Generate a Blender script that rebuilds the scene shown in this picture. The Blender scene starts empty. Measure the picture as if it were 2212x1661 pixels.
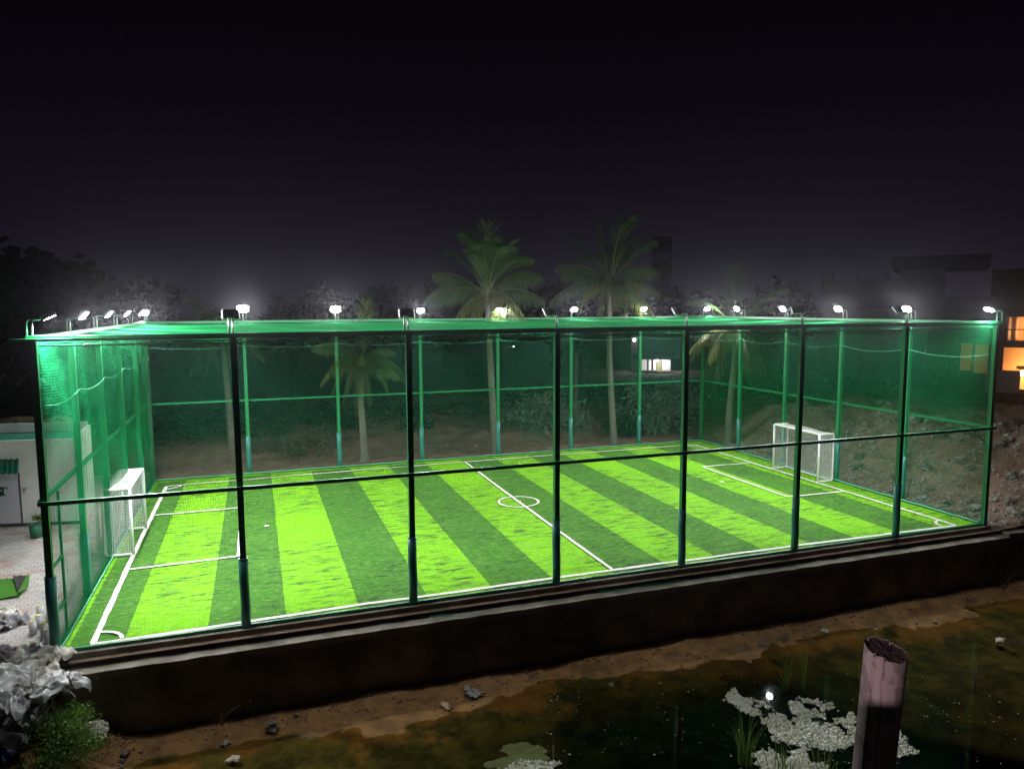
import bpy, math, random
import numpy as np
from mathutils import Vector, Matrix, noise
R = math.radians
sc = bpy.context.scene
col = sc.collection

# ------------------------------------------------------------ camera
CAM = Vector((4.1886, -17.0657, 7.1464)); YAW, PITCH, ROLL, FPX = .335, -.1055, -.0049, 1592.43
_fw = Vector((math.sin(YAW)*math.cos(PITCH), math.cos(YAW)*math.cos(PITCH), math.sin(PITCH)))
_r0 = Vector((math.cos(YAW), -math.sin(YAW), 0)); _u0 = _r0.cross(_fw)
_r = _r0*math.cos(ROLL) + _u0*math.sin(ROLL); _u = -_r0*math.sin(ROLL) + _u0*math.cos(ROLL)
cam = bpy.data.objects.new('camera', bpy.data.cameras.new('camera')); col.objects.link(cam)
cam.data.sensor_width = 36; cam.data.lens = FPX/2212*36
cam.data.clip_start = .05; cam.data.clip_end = 2000
M = Matrix((_r, _u, -_fw)).transposed().to_4x4(); M.translation = CAM
cam.matrix_world = M
sc.camera = cam

# ------------------------------------------------------------ night sky, exposure
w = bpy.data.worlds.new('World'); sc.world = w; w.use_nodes = True
nt = w.node_tree; bg = nt.nodes['Background']
tc = nt.nodes.new('ShaderNodeTexCoord'); sx = nt.nodes.new('ShaderNodeSeparateXYZ')
rp = nt.nodes.new('ShaderNodeValToRGB')
nt.links.new(tc.outputs['Generated'], sx.inputs[0]); nt.links.new(sx.outputs['Z'], rp.inputs[0])
e = rp.color_ramp.elements
e[0].position = 0.0; e[0].color = (.0074, .0062, .0118, 1)
e[1].position = .5; e[1].color = (.0011, .0003, .0012, 1)
k = e.new(.10); k.color = (.0054, .0040, .0078, 1)
k = e.new(.24); k.color = (.0023, .0013, .0031, 1)
nt.links.new(rp.outputs[0], bg.inputs['Color']); bg.inputs['Strength'].default_value = 1.0
sc.view_settings.view_transform = 'Standard'; sc.view_settings.look = 'None'
sc.view_settings.exposure = 0.35; sc.view_settings.gamma = 1.0
LAMP_W = 235; HAZE = True; HAZE_D = .00030
cy = sc.cycles
cy.max_bounces = 6; cy.diffuse_bounces = 2; cy.glossy_bounces = 3; cy.transmission_bounces = 3
cy.transparent_max_bounces = 12; cy.volume_bounces = 0
cy.sample_clamp_indirect = 4.0; cy.sample_clamp_direct = 0
cy.caustics_reflective = False; cy.caustics_refractive = False
cy.use_denoising = True; cy.use_adaptive_sampling = False

def at(px, py, **kw):
    """the point of the place seen at a spot of the photograph, on a plane x=, y=, z= or at distance D="""
    d = _fw + _r*((px-1106)/FPX) + _u*((830.5-py)/FPX)
    (a, v), = kw.items()
    if a == 'D': return CAM + d*(v/math.hypot(d.x, d.y))
    i = 'xyz'.index(a)
    return CAM + d*((v-CAM[i])/d[i])

# ------------------------------------------------------------ helpers
class MB:
    def __init__(s): s.v = []; s.f = []; s.s = []
    def add(s, vs, fs, smooth=False):
        b = len(s.v); s.v += [tuple(q) for q in vs]
        s.f += [tuple(b+i for i in f) for f in fs]; s.s += [smooth]*len(fs); return s
    def box(s, c, d, rz=0, m=None):
        x, y, z = d[0]/2, d[1]/2, d[2]/2
        vs = [Vector(q) for q in ((-x,-y,-z),(x,-y,-z),(x,y,-z),(-x,y,-z),(-x,-y,z),(x,-y,z),(x,y,z),(-x,y,z))]
        mt = m if m is not None else Matrix.Rotation(rz, 3, 'Z')
        vs = [mt @ q + Vector(c) for q in vs]
        return s.add(vs, [(3,2,1,0),(4,5,6,7),(0,1,5,4),(1,2,6,5),(2,3,7,6),(3,0,4,7)])
    def tube(s, pts, r, n=8, cap=True, smooth=True, r1=None, rr=None):
        pts = [Vector(p) for p in pts]; vs = []; fs = []; L = len(pts)
        prev = None
        for i, p in enumerate(pts):
            t = (pts[min(i+1, L-1)] - pts[max(i-1, 0)])
            if t.length < 1e-9: t = Vector((0,0,1))
            t.normalize()
            if prev is None:
                a = t.cross(Vector((0,0,1)) if abs(t.z) < .9 else Vector((1,0,0))).normalized()
            else:
                a = prev - t*prev.dot(t)
                a = a.normalized() if a.length > 1e-6 else t.orthogonal().normalized()
            prev = a; b = t.cross(a)
            q = r if r1 is None else r + (r1-r)*i/(L-1)
            if rr: q = rr[i]
            for k in range(n):
                an = 2*math.pi*k/n
                vs.append(p + a*(math.cos(an)*q) + b*(math.sin(an)*q))
        for i in range(L-1):
            for k in range(n):
                fs.append((i*n+k, i*n+(k+1)%n, (i+1)*n+(k+1)%n, (i+1)*n+k))
        s.add(vs, fs, smooth)
        if cap:
            b = len(s.v)-len(vs)
            s.f += [tuple(b+k for k in reversed(range(n))), tuple(b+(L-1)*n+k for k in range(n))]; s.s += [False]*2
        return s
    def build(s, name, mat, parent=None, loc=None):
        me = bpy.data.meshes.new(name); me.from_pydata(s.v, [], s.f)
        me.polygons.foreach_set('use_smooth', s.s); me.update()
        o = bpy.data.objects.new(name, me); col.objects.link(o)
        if mat: me.materials.append(mat)
        if parent: o.parent = parent
        if loc: o.location = loc
        return o
def tag(o, label=None, cat=None, group=None, kind=None):
    if label: o['label'] = label
    if cat: o['category'] = cat
    if group: o['group'] = group
    if kind: o['kind'] = kind
    return o
def empty(name, loc=(0,0,0), rz=0):
    o = bpy.data.objects.new(name, None); col.objects.link(o); o.location = loc; o.rotation_euler = (0,0,rz)
    o.empty_display_size = .2; return o
def children(o): return [c for c in bpy.data.objects if c.parent == o]
def copy_tree(o, parent=None, kids=None):
    c = o.copy(); col.objects.link(c)
    if parent: c.parent = parent
    for ch in children(o): copy_tree(ch, c)
    return c
def fbm(x, y, z=0, o=4):
    return noise.fractal(Vector((x, y, z)), .9, 2.0, o)

# ------------------------------------------------------------ materials
def mat(name, c, rough=.6, metal=0, spec=.5, bump=None, var=None, emit=None):
    """bump=(scale, strength, distance); var=(scale, colour2, contrast, detail)"""
    m = bpy.data.materials.new(name); m.use_nodes = True; n = m.node_tree; p = n.nodes['Principled BSDF']
    p.inputs['Base Color'].default_value = (*c, 1); p.inputs['Roughness'].default_value = rough
    p.inputs['Metallic'].default_value = metal; p.inputs['Specular IOR Level'].default_value = spec
    co = n.nodes.new('ShaderNodeTexCoord')
    if var:
        t = n.nodes.new('ShaderNodeTexNoise'); t.inputs['Scale'].default_value = var[0]; t.inputs['Detail'].default_value = var[3] if len(var) > 3 else 5
        n.links.new(co.outputs['Object'], t.inputs['Vector'])
        r = n.nodes.new('ShaderNodeValToRGB'); q = var[2]
        r.color_ramp.elements[0].position = .5-q; r.color_ramp.elements[1].position = .5+q
        r.color_ramp.elements[0].color = (*c, 1); r.color_ramp.elements[1].color = (*var[1], 1)
        n.links.new(t.outputs['Fac'], r.inputs[0]); n.links.new(r.outputs[0], p.inputs['Base Color'])
    if bump:
        t = n.nodes.new('ShaderNodeTexNoise'); t.inputs['Scale'].default_value = bump[0]; t.inputs['Detail'].default_value = 6
        n.links.new(co.outputs['Object'], t.inputs['Vector'])
        b = n.nodes.new('ShaderNodeBump'); b.inputs['Strength'].default_value = bump[1]; b.inputs['Distance'].default_value = bump[2]
        n.links.new(t.outputs['Fac'], b.inputs['Height']); n.links.new(b.outputs[0], p.inputs['Normal'])
    if emit:
        m.cycles.emission_sampling = 'NONE'
        p.inputs['Emission Color'].default_value = (*emit[0], 1); p.inputs['Emission Strength'].default_value = emit[1]
    return m
def leafmat(name, c, c2, tr=.35, spec=.3):
    m = bpy.data.materials.new(name); m.use_nodes = True; n = m.node_tree; p = n.nodes['Principled BSDF']
    out = n.nodes['Material Output']; p.inputs['Roughness'].default_value = .55; p.inputs['Specular IOR Level'].default_value = spec
    co = n.nodes.new('ShaderNodeTexCoord'); t = n.nodes.new('ShaderNodeTexNoise'); t.inputs['Scale'].default_value = 1.3; t.inputs['Detail'].default_value = 6
    n.links.new(co.outputs['Object'], t.inputs['Vector'])
    r = n.nodes.new('ShaderNodeValToRGB'); r.color_ramp.elements[0].position = .38; r.color_ramp.elements[1].position = .62
    r.color_ramp.elements[0].color = (*c, 1); r.color_ramp.elements[1].color = (*c2, 1)
    n.links.new(t.outputs['Fac'], r.inputs[0]); n.links.new(r.outputs[0], p.inputs['Base Color'])
    tl = n.nodes.new('ShaderNodeBsdfTranslucent'); n.links.new(r.outputs[0], tl.inputs[0])
    mx = n.nodes.new('ShaderNodeMixShader'); mx.inputs[0].default_value = tr
    n.links.new(p.outputs[0], mx.inputs[1]); n.links.new(tl.outputs[0], mx.inputs[2]); n.links.new(mx.outputs[0], out.inputs[0])
    return m
m_post = mat('green_paint', (.015, .22, .075), .38, bump=(60, .1, .002), var=(3, (.02, .27, .10), .3))
m_galv = mat('galvanised_pipe', (.45, .46, .46), .4, .7, var=(8, (.30, .31, .31), .2))
m_sleeve = mat('teal_plastic', (.035, .20, .17), .35, var=(5, (.05, .26, .22), .25), bump=(25, .2, .004))
m_net = mat('green_twine', (.024, .37, .15), .8, spec=.02)
m_gnet = mat('glare_greyed_twine', (.050, .27, .165), .8, spec=.02)  # twine colour greyed to imitate the veil of lamp glare
m_snet = mat('side_twine', (.014, .30, .105), .8, spec=.02)
m_rnet = mat('roof_twine', (.014, .22, .07), .8, spec=.0)
m_rope = mat('pale_green_rope', (.10, .50, .30), .6)
m_hous = mat('black_housing', (.02, .02, .022), .4)
m_white = mat('white_pipe', (.80, .80, .80), .35, bump=(30, .15, .003))
m_wnet = mat('white_twine', (.72, .72, .70), .7)
m_con = mat('weathered_concrete', (.42, .37, .31), .9, bump=(7, .5, .02), var=(2.2, (.20, .165, .13), .22, 8))
m_wall = mat('stained_wall', (.30, .25, .20), .95, bump=(5, .6, .03), var=(1.1, (.12, .10, .08), .16, 9))
m_dirt = mat('brown_dirt', (.17, .095, .060), .95, bump=(9, .9, .05), var=(1.6, (.30, .20, .145), .2, 9))
m_mud = mat('brown_mud', (.14, .07, .035), .75, bump=(7, .6, .03), var=(2.0, (.085, .045, .025), .22, 9))
m_palm = leafmat('palm_leaf', (.022, .070, .020), (.065, .110, .030))
m_palmy = leafmat('yellowing_palm_leaf', (.15, .16, .035), (.075, .10, .028))
m_trunk = mat('palm_bark', (.26, .24, .20), .9, bump=(14, .8, .03), var=(6, (.15, .135, .11), .25))
m_leafd = leafmat('dark_leaf', (.010, .024, .010), (.026, .042, .016), .3, .1)
m_leafg = leafmat('feathery_leaf', (.09, .20, .025), (.20, .32, .07))
m_leafp = leafmat('pale_leaf', (.30, .36, .28), (.15, .20, .13))
m_bark = mat('bark', (.08, .06, .045), .95, bump=(12, .6, .03))
m_rock = mat('broken_rock', (.28, .25, .21), .9, bump=(6, .6, .04), var=(4, (.16, .13, .11), .25))
m_rock2 = mat('pale_broken_concrete', (.42, .40, .36), .9, bump=(6, .6, .04), var=(4, (.26, .24, .22), .25))
m_black = mat('black_paint', (.012, .012, .012), .5)
m_lens = mat('lit_lens', (.9, .9, .9), .3, emit=((1, .99, 1), 60))

def turf_mat():
    m = bpy.data.materials.new('striped_turf'); m.use_nodes = True; n = m.node_tree; L = n.links.new
    p = n.nodes['Principled BSDF']; p.inputs['Roughness'].default_value = .7; p.inputs['Specular IOR Level'].default_value = .04
    co = n.nodes.new('ShaderNodeTexCoord'); sp = n.nodes.new('ShaderNodeSeparateXYZ'); L(co.outputs['Object'], sp.inputs[0])
    def mth(op, a, b=None, c=None):
        q = n.nodes.new('ShaderNodeMath'); q.operation = op
        for i, v in enumerate((a, b, c)):
            if v is None: continue
            if hasattr(v, 'links'): L(v, q.inputs[i])
            else: q.inputs[i].default_value = v
        return q.outputs[0]
    def noi(scale, detail, vec=(1,1,1), rough=.5):
        mp = n.nodes.new('ShaderNodeMapping'); mp.inputs['Scale'].default_value = vec; L(co.outputs['Object'], mp.inputs[0])
        t = n.nodes.new('ShaderNodeTexNoise'); t.inputs['Scale'].default_value = scale; t.inputs['Detail'].default_value = detail
        t.inputs['Roughness'].default_value = rough
        L(mp.outputs[0], t.inputs['Vector']); return t.outputs['Fac']
    wob = mth('MULTIPLY', mth('SUBTRACT', noi(6, 6), .5), .09)
    x = mth('ADD', sp.outputs['X'], wob)
    ph = mth('FRACT', mth('DIVIDE', mth('SUBTRACT', x, 1.26), 3.364))
    st = mth('LESS_THAN', ph, .5)
    edge = mth('LESS_THAN', x, 1.26); st = mth('MULTIPLY', st, mth('SUBTRACT', 1, edge))
    st = mth('MAXIMUM', st, mth('LESS_THAN', x, .20)); st = mth('MAXIMUM', st, mth('GREATER_THAN', sp.outputs['Y'], 15.86))
    def mix(f, a, b):
        q = n.nodes.new('ShaderNodeMix'); q.data_type = 'RGBA'
        if hasattr(f, 'links'): L(f, q.inputs[0])
        else: q.inputs[0].default_value = f
        for i, v in ((6, a), (7, b)):
            if hasattr(v, 'links'): L(v, q.inputs[i])
            else: q.inputs[i].default_value = (*v, 1)
        return q.outputs[2]
    base = mix(st, (.055, .195, .014), (.215, .58, .004))
    def ramp(f, a, b):
        q = n.nodes.new('ShaderNodeMapRange'); L(f, q.inputs[0]); q.inputs[1].default_value = a; q.inputs[2].default_value = b; return q.outputs[0]
    # tufts lying along the pile: fine streaks across the stripes, and patches of dark crumb showing through
    fine = ramp(noi(20, 7, (.35, 1.5, 1), .78), .36, .62)
    base = mix(mth('MULTIPLY', mth('SUBTRACT', 1, fine), .55), base, (.02, .07, .012))
    zone = ramp(noi(.20, 3), .34, .48)
    crumb = ramp(noi(3.2, 8, (.40, 1.7, 1), .80), .485, .60)
    base = mix(mth('MULTIPLY', mth('MULTIPLY', crumb, zone), .95), base, (.022, .045, .024))
    sh = ramp(noi(11, 6, (.4, 1.4, 1), .75), .50, .68)
    base = mix(mth('MULTIPLY', sh, .55), base, (.28, .46, .14))
    worn = ramp(noi(.9, 6, (.8, 1.2, 1), .65), .50, .72)
    base = mix(mth('MULTIPLY', worn, .30), base, (.14, .30, .06))
    L(base, p.inputs['Base Color'])
    b = n.nodes.new('ShaderNodeBump'); b.inputs['Strength'].default_value = .6; b.inputs['Distance'].default_value = .02
    L(noi(38, 5, (.5, 1.3, 1), .7), b.inputs['Height']); L(b.outputs[0], p.inputs['Normal'])
    return m
m_turf = turf_mat()
m_line = mat('white_turf_line', (.80, .80, .76), .8, var=(9, (.62, .66, .52), .2, 8), bump=(40, .5, .01))

CL, CW, H = 26.39, 16.2, 6.5          # cage length, width, height
PX = [0, 3.75, 7.57, 11.32, 15.05, 18.85, 22.67, CL]
PY = [0, CW/5, CW*2/5, CW*3/5, CW*4/5, CW]
WZ = -1.95                            # water level

# ------------------------------------------------------------ ground and pitch
def grid(name, xs, ys, zf, material, smooth=True, kind='structure', keep=None):
    nx, ny = len(xs), len(ys)
    v = [(x, y, zf(x, y)) for y in ys for x in xs]; f = []
    for j in range(ny-1):
        for i in range(nx-1):
            if keep is None or keep((xs[i]+xs[i+1])/2, (ys[j]+ys[j+1])/2):
                f.append((j*nx+i, j*nx+i+1, (j+1)*nx+i+1, (j+1)*nx+i))
    me = bpy.data.meshes.new(name); me.from_pydata(v, [], f); me.update()
    me.polygons.foreach_set('use_smooth', [smooth]*len(f)); me.materials.append(material)
    o = bpy.data.objects.new(name, me); col.objects.link(o)
    if kind: o['kind'] = kind
    return o
def axis(a, b, fine_a, fine_b, step, grow=1.35):
    out = list(np.arange(fine_a, fine_b+1e-6, step)); s = step
    while out[-1] < b: s *= grow; out.append(min(b, out[-1]+s))
    s = step
    while out[0] > a: s *= grow; out.insert(0, max(a, out[0]-s))
    return out
def sm(a, b, x):
    t = max(0, min(1, (x-a)/(b-a))); return t*t*(3-2*t)
def ground_z(x, y):
    z = -.10 + .035*fbm(x*.7, y*.7)
    inside = -1.0 < x < CL+.45 and -.7 < y < CW+.45
    if inside: return -.14
    if x < .2 and y < 20: return -.12 + .006*fbm(x*2, y*2)
    # rubble mound right of the cage
    a = sm(27.2, 31.5, x)*sm(46, 38, x)*sm(-3.5, 3.5, y)*sm(24, 13, y)
    z += a*(2.0 + .75*fbm(x*.35, y*.35, 3) + .30*fbm(x*1.3, y*1.3, 5))
    # heaped earth beyond the back fence
    b = sm(18.2, 22.5, y)*sm(60, 35, y)
    z += b*(.55 + .5*fbm(x*.22, y*.22, 9) + .12*fbm(x*1.5, y*1.5, 2))
    return z + .03*fbm(x*2.5, y*2.5, 7)
tr_keep = lambda x, y: not (-.02 < x < CL+.3 and -.4 < y < CW-.1) 
g = grid('ground', axis(-500, 600, -6, 42, .3), axis(-.32, 800, -.32, 34, .3), ground_z, m_dirt)

def bed_z(x, y):
    # mud bank along the wall, falling under the water further out
    d = -.4 - y
    shore = 1.15 + .5*fbm(x*.23, 4, 1) + .22*math.sin(x*.9+1)
    z = WZ + .13*(1 - d/shore) + .06*fbm(x*.8, y*.8, 2) + .015*fbm(x*5, y*5, 3)
    z = max(z, WZ-.16 + .05*fbm(x*.5, y*.5))
    z += .18*sm(1.0, 0, d)
    # refuse slope at the left end
    s = sm(1.6, -1.3, x + .25*fbm(x*.8, y*.8)) * sm(3.2, .2, d + .25*fbm(x, y, 6))
    z += s*1.75
    q = Vector((x, y)) - Vector((24.2, -2.2)); z += .12*math.exp(-q.length_squared/.8)
    return z
def bed_mat():
    m = bpy.data.materials.new('pond_mud'); m.use_nodes = True; n = m.node_tree; L = n.links.new
    p = n.nodes['Principled BSDF']; p.inputs['Roughness'].default_value = .85
    co = n.nodes.new('ShaderNodeTexCoord'); sp = n.nodes.new('ShaderNodeSeparateXYZ'); L(co.outputs['Object'], sp.inputs[0])
    def noi(s, d, r=.6):
        t = n.nodes.new('ShaderNodeTexNoise'); t.inputs['Scale'].default_value = s; t.inputs['Detail'].default_value = d; t.inputs['Roughness'].default_value = r
        L(co.outputs['Object'], t.inputs['Vector']); return t.outputs['Fac']
    def mr(f, a, b):
        q = n.nodes.new('ShaderNodeMapRange'); L(f, q.inputs[0]); q.inputs[1].default_value = a; q.inputs[2].default_value = b; return q.outputs[0]
    def mix(f, a, b):
        q = n.nodes.new('ShaderNodeMix'); q.data_type = 'RGBA'; L(f, q.inputs[0])
        for i, v in ((6, a), (7, b)):
            if hasattr(v, 'links'): L(v, q.inputs[i])
            else: q.inputs[i].default_value = (*v, 1)
        return q.outputs[2]
    mud = mix(mr(noi(2.2, 9), .35, .65), (.33, .17, .05), (.15, .075, .022))
    alg = mix(mr(noi(1.7, 9, .7), .42, .60), (.034, .036, .010), (.17, .14, .035))
    dep = n.nodes.new('ShaderNodeMath'); dep.operation = 'ADD'; L(sp.outputs['Z'], dep.inputs[0])
    k = n.nodes.new('ShaderNodeMath'); k.operation = 'MULTIPLY'; L(noi(.55, 7, .62), k.inputs[0]); k.inputs[1].default_value = -.72; L(k.outputs[0], dep.inputs[1])
    f = mr(dep.outputs[0], WZ-.36-.02, WZ-.36-.07)
    L(mix(f, mud, alg), p.inputs['Base Color'])
    b = n.nodes.new('ShaderNodeBump'); b.inputs['Strength'].default_value = .8; b.inputs['Distance'].default_value = .03
    L(noi(9, 8, .7), b.inputs['Height']); L(b.outputs[0], p.inputs['Normal'])
    return m
m_bed = bed_mat()
grid('pond_bed', axis(-60, 120, -5, 30, .14, 1.5), axis(-60, -.30, -9, -.30, .12, 1.5), bed_z, m_bed)
def water_mat():
    m = bpy.data.materials.new('still_water'); m.use_nodes = True; n = m.node_tree; L = n.links.new
    n.nodes.remove(n.nodes['Principled BSDF']); out = n.nodes['Material Output']
    t = n.nodes.new('ShaderNodeBsdfTransparent'); t.inputs[0].default_value = (.78, .74, .52, 1)
    gl = n.nodes.new('ShaderNodeBsdfGlossy'); gl.inputs['Roughness'].default_value = .02
    fr = n.nodes.new('ShaderNodeFresnel'); fr.inputs[0].default_value = 1.33
    mx = n.nodes.new('ShaderNodeMixShader'); L(fr.outputs[0], mx.inputs[0]); L(t.outputs[0], mx.inputs[1]); L(gl.outputs[0], mx.inputs[2]); L(mx.outputs[0], out.inputs[0])
    co = n.nodes.new('ShaderNodeTexCoord'); no = n.nodes.new('ShaderNodeTexNoise'); no.inputs['Scale'].default_value = 2.2; no.inputs['Detail'].default_value = 3
    L(co.outputs['Object'], no.inputs['Vector']); b = n.nodes.new('ShaderNodeBump'); b.inputs['Strength'].default_value = .05; b.inputs['Distance'].default_value = .01
    L(no.outputs['Fac'], b.inputs['Height']); L(b.outputs[0], gl.inputs['Normal']); L(b.outputs[0], fr.inputs['Normal'])
    return m
wv = MB().add([(-60,-60,WZ),(120,-60,WZ),(120,-.5,WZ),(-60,-.5,WZ)], [(0,1,2,3)])
o = wv.build('water', water_mat()); o['kind'] = 'structure'

# artificial turf slab: thin sheet slightly above its base
ty = axis(.06, CW-.06, .06, CW-.06, .4); tx = axis(.06, CL-.06, .06, CL-.06, .4)
o = grid('turf_pitch', tx, ty, lambda x, y: .012*fbm(x*.5, y*.5), m_turf); 
o = MB().box((CL/2, CW/2, -.09), (CL+.3, CW+.3, .14)).build('pitch_base', m_con); o['kind'] = 'structure'
def ribbon(mb, pts, wd, z=.022, wob=.012, seed=0):
    pts = [Vector((p[0], p[1], 0)) for p in pts]; rs = []
    for a, b in zip(pts[:-1], pts[1:]):
        n_ = max(2, int((b-a).length/.25)) 
        for i in range(n_): rs.append(a.lerp(b, i/n_))
    rs.append(pts[-1]); vs = []; fs = []
    for i, p in enumerate(rs):
        t = rs[min(i+1, len(rs)-1)] - rs[max(0, i-1)]; t.normalize(); nn = Vector((-t.y, t.x, 0))
        q = p + nn*wob*fbm(p.x*1.3, p.y*1.3, seed)
        ww = wd*(.5+.10*fbm(p.x*4, p.y*4, seed+3))
        for sg in (-1, 1):
            r = q + nn*ww*sg; vs.append((r.x, r.y, z + .012*fbm(r.x*.5, r.y*.5)))
    for i in range(len(rs)-1): fs.append((2*i, 2*i+2, 2*i+3, 2*i+1))
    mb.add(vs, fs)
mk = MB(); LW = .125
x0, x1, y0, y1 = .66, 25.42, .20, 15.30
ribbon(mk, [(x0-.04, .12), (6, .30), (13, .34), (19, .32), (x1, .20)], LW, seed=1)
ribbon(mk, [(.60, 14.95), (4, 15.12), (9, 15.25), (13.1, 15.32), (20, 15.30), (x1, 15.22)], LW*.9, seed=2)
ribbon(mk, [(x0, .10+.08), (.62, 5), (.60, 10), (.60, 14.9)], LW, z=.026, seed=3)
ribbon(mk, [(x1, .23), (25.36, 6), (25.34, 12), (x1-.03, 15.18)], LW, z=.026, seed=4)
ribbon(mk, [(13.12, .38), (13.10, 8), (13.13, 15.30)], LW*.8, z=.026, seed=5)
for xa, xb in ((.66, 3.50), (25.30, 22.75)):
    s = 1 if xb > xa else -1
    ribbon(mk, [(xa+s*.04, 4.90), (xb, 5.02)], LW*.8, z=.030, seed=6)
    ribbon(mk, [(xa+s*.04, 10.50), (xb, 10.55)], LW*.8, z=.030, seed=7)
    ribbon(mk, [(xb, 4.99), (xb, 10.58)], LW*.8, z=.034, seed=8)
ribbon(mk, [(13.1+.73*math.cos(a), 7.85+.73*math.sin(a)) for a in np.linspace(0, 2*math.pi, 33)], LW*.7, z=.030, wob=.004, seed=9)
for cx_, cy_, a0 in ((.66, .16, 0), (25.42, .23, 90), (25.38, 15.2, 180), (.62, 14.95, 270)):
    ribbon(mk, [(cx_+.55*math.cos(R(a)), cy_+.55*math.sin(R(a))) for a in np.linspace(a0+3, a0+87, 9)], LW*.7, z=.038, wob=.004)
for cx_ in (4.31, 21.84, 13.1):
    rr = .085 if cx_ != 13.1 else .075
    mk.add([(cx_, 7.82, .045)] + [(cx_+rr*math.cos(a), 7.82+rr*math.sin(a), .043) for a in np.linspace(0, 2*math.pi, 13)[:-1]], [(0, i+1, (i+1) % 12+1) for i in range(12)])
o = mk.build('pitch_markings', m_line); o['kind'] = 'structure'

# paved yard at the left
def paver_mat():
    m = bpy.data.materials.new('grey_pavers'); m.use_nodes = True; n = m.node_tree; L = n.links.new
    p = n.nodes['Principled BSDF']; p.inputs['Roughness'].default_value = .85
    co = n.nodes.new('ShaderNodeTexCoord'); b = n.nodes.new('ShaderNodeTexBrick'); L(co.outputs['Object'], b.inputs['Vector'])
    b.inputs['Scale'].default_value = 1; b.inputs['Brick Width'].default_value = .24; b.inputs['Row Height'].default_value = .16; b.inputs['Mortar Size'].default_value = .006
    b.inputs['Color1'].default_value = (.62, .58, .55, 1); b.inputs['Color2'].default_value = (.50, .46, .44, 1); b.inputs['Mortar'].default_value = (.09, .08, .075, 1)
    t = n.nodes.new('ShaderNodeTexNoise'); t.inputs['Scale'].default_value = .9; t.inputs['Detail'].default_value = 8; L(co.outputs['Object'], t.inputs['Vector'])
    r = n.nodes.new('ShaderNodeMapRange'); L(t.outputs['Fac'], r.inputs[0]); r.inputs[1].default_value = .5; r.inputs[2].default_value = .68; r.inputs[4].default_value = .55
    q = n.nodes.new('ShaderNodeMix'); q.data_type = 'RGBA'; L(r.outputs[0], q.inputs[0]); L(b.outputs[0], q.inputs[6]); q.inputs[7].default_value = (.36, .29, .24, 1)
    v = n.nodes.new('ShaderNodeTexBrick'); L(co.outputs['Object'], v.inputs['Vector']); v.inputs['Scale'].default_value = 1
    v.inputs['Brick Width'].default_value = 1.9; v.inputs['Row Height'].default_value = 1.44; v.inputs['Mortar Size'].default_value = .16; v.offset = .4
    q2 = n.nodes.new('ShaderNodeMix'); q2.data_type = 'RGBA'
    k = n.nodes.new('ShaderNodeMath'); k.operation = 'MULTIPLY'; L(v.outputs['Fac'], k.inputs[0])
    t2 = n.nodes.new('ShaderNodeTexNoise'); t2.inputs['Scale'].default_value = 1.1; L(co.outputs['Object'], t2.inputs['Vector'])
    r2 = n.nodes.new('ShaderNodeMapRange'); L(t2.outputs['Fac'], r2.inputs[0]); r2.inputs[1].default_value = .50; r2.inputs[2].default_value = .56; r2.inputs[4].default_value = .6; L(r2.outputs[0], k.inputs[1])
    L(k.outputs[0], q2.inputs[0]); L(q.outputs[2], q2.inputs[6]); q2.inputs[7].default_value = (.50, .24, .19, 1); L(q2.outputs[2], p.inputs['Base Color'])
    bp = n.nodes.new('ShaderNodeBump'); bp.inputs['Strength'].default_value = .6; bp.inputs['Distance'].default_value = .01; L(b.outputs['Fac'], bp.inputs['Height']); bp.invert = True
    L(bp.outputs[0], p.inputs['Normal']); return m
grid('paved_yard', axis(-14, -.12, -14, -.12, .4), axis(-.55, 18.5, -.55, 18.5, .4), lambda x, y: -.06+.008*fbm(x, y), paver_mat())

# ------------------------------------------------------------ retaining wall
wl = empty('retaining_wall', (13, -.4, -2.2)); tag(wl, 'long dark stained concrete retaining wall between the turf cage and the pond', 'retaining wall')
def wob_box(mb, x0, x1, y0, y1, z0, z1, step=.35, amp=.012, seed=0):
    """a long rough beam from x0 to x1 with uneven arrises"""
    n_ = int((x1-x0)/step); vs = []; fs = []
    for i in range(n_+1):
        x = x0+(x1-x0)*i/n_
        for j, (y, z) in enumerate(((y0, z0), (y1, z0), (y1, z1), (y0, z1))):
            vs.append((x, y+amp*fbm(x*1.7, j*5, seed), z+amp*fbm(x*1.9, j*7+3, seed)))
    for i in range(n_):
        for j in range(4): fs.append((4*i+j, 4*i+(j+1) % 4, 4*i+4+(j+1) % 4, 4*i+4+j))
    fs += [(3,2,1,0), tuple(4*n_+j for j in range(4))]
    mb.add(vs, fs)
def W(mb, name, m, par):
    o = mb.build(name, m, par); o.location = -par.location; return o
a = MB(); wob_box(a, .15, CL+.35, -.62, -.17, -2.6, -.42, amp=.02); W(a, 'wall_face', m_wall, wl)
a = MB(); wob_box(a, .05, CL+.35, -.64, -.10, -.416, -.27, amp=.022, seed=4); W(a, 'coping', m_con, wl)
a = MB(); wob_box(a, -.15, CL+.15, -.13, .05, -.268, -.02, amp=.006, seed=8); W(a, 'kerb', m_con, wl)
w2 = empty('boundary_wall', (38, 1.2, -2)); tag(w2, 'lower dark wall running on right of the cage corner above the water', 'wall')
a = MB(); wob_box(a, CL+.40, 60, -.55, -.15, -2.6, -.36, amp=.03); W(a, 'wall_face', m_wall, w2)
a = MB(); wob_box(a, CL+.40, 60, -.60, .25, -.355, -.18, amp=.03, seed=3); W(a, 'coping', m_con, w2)

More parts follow.
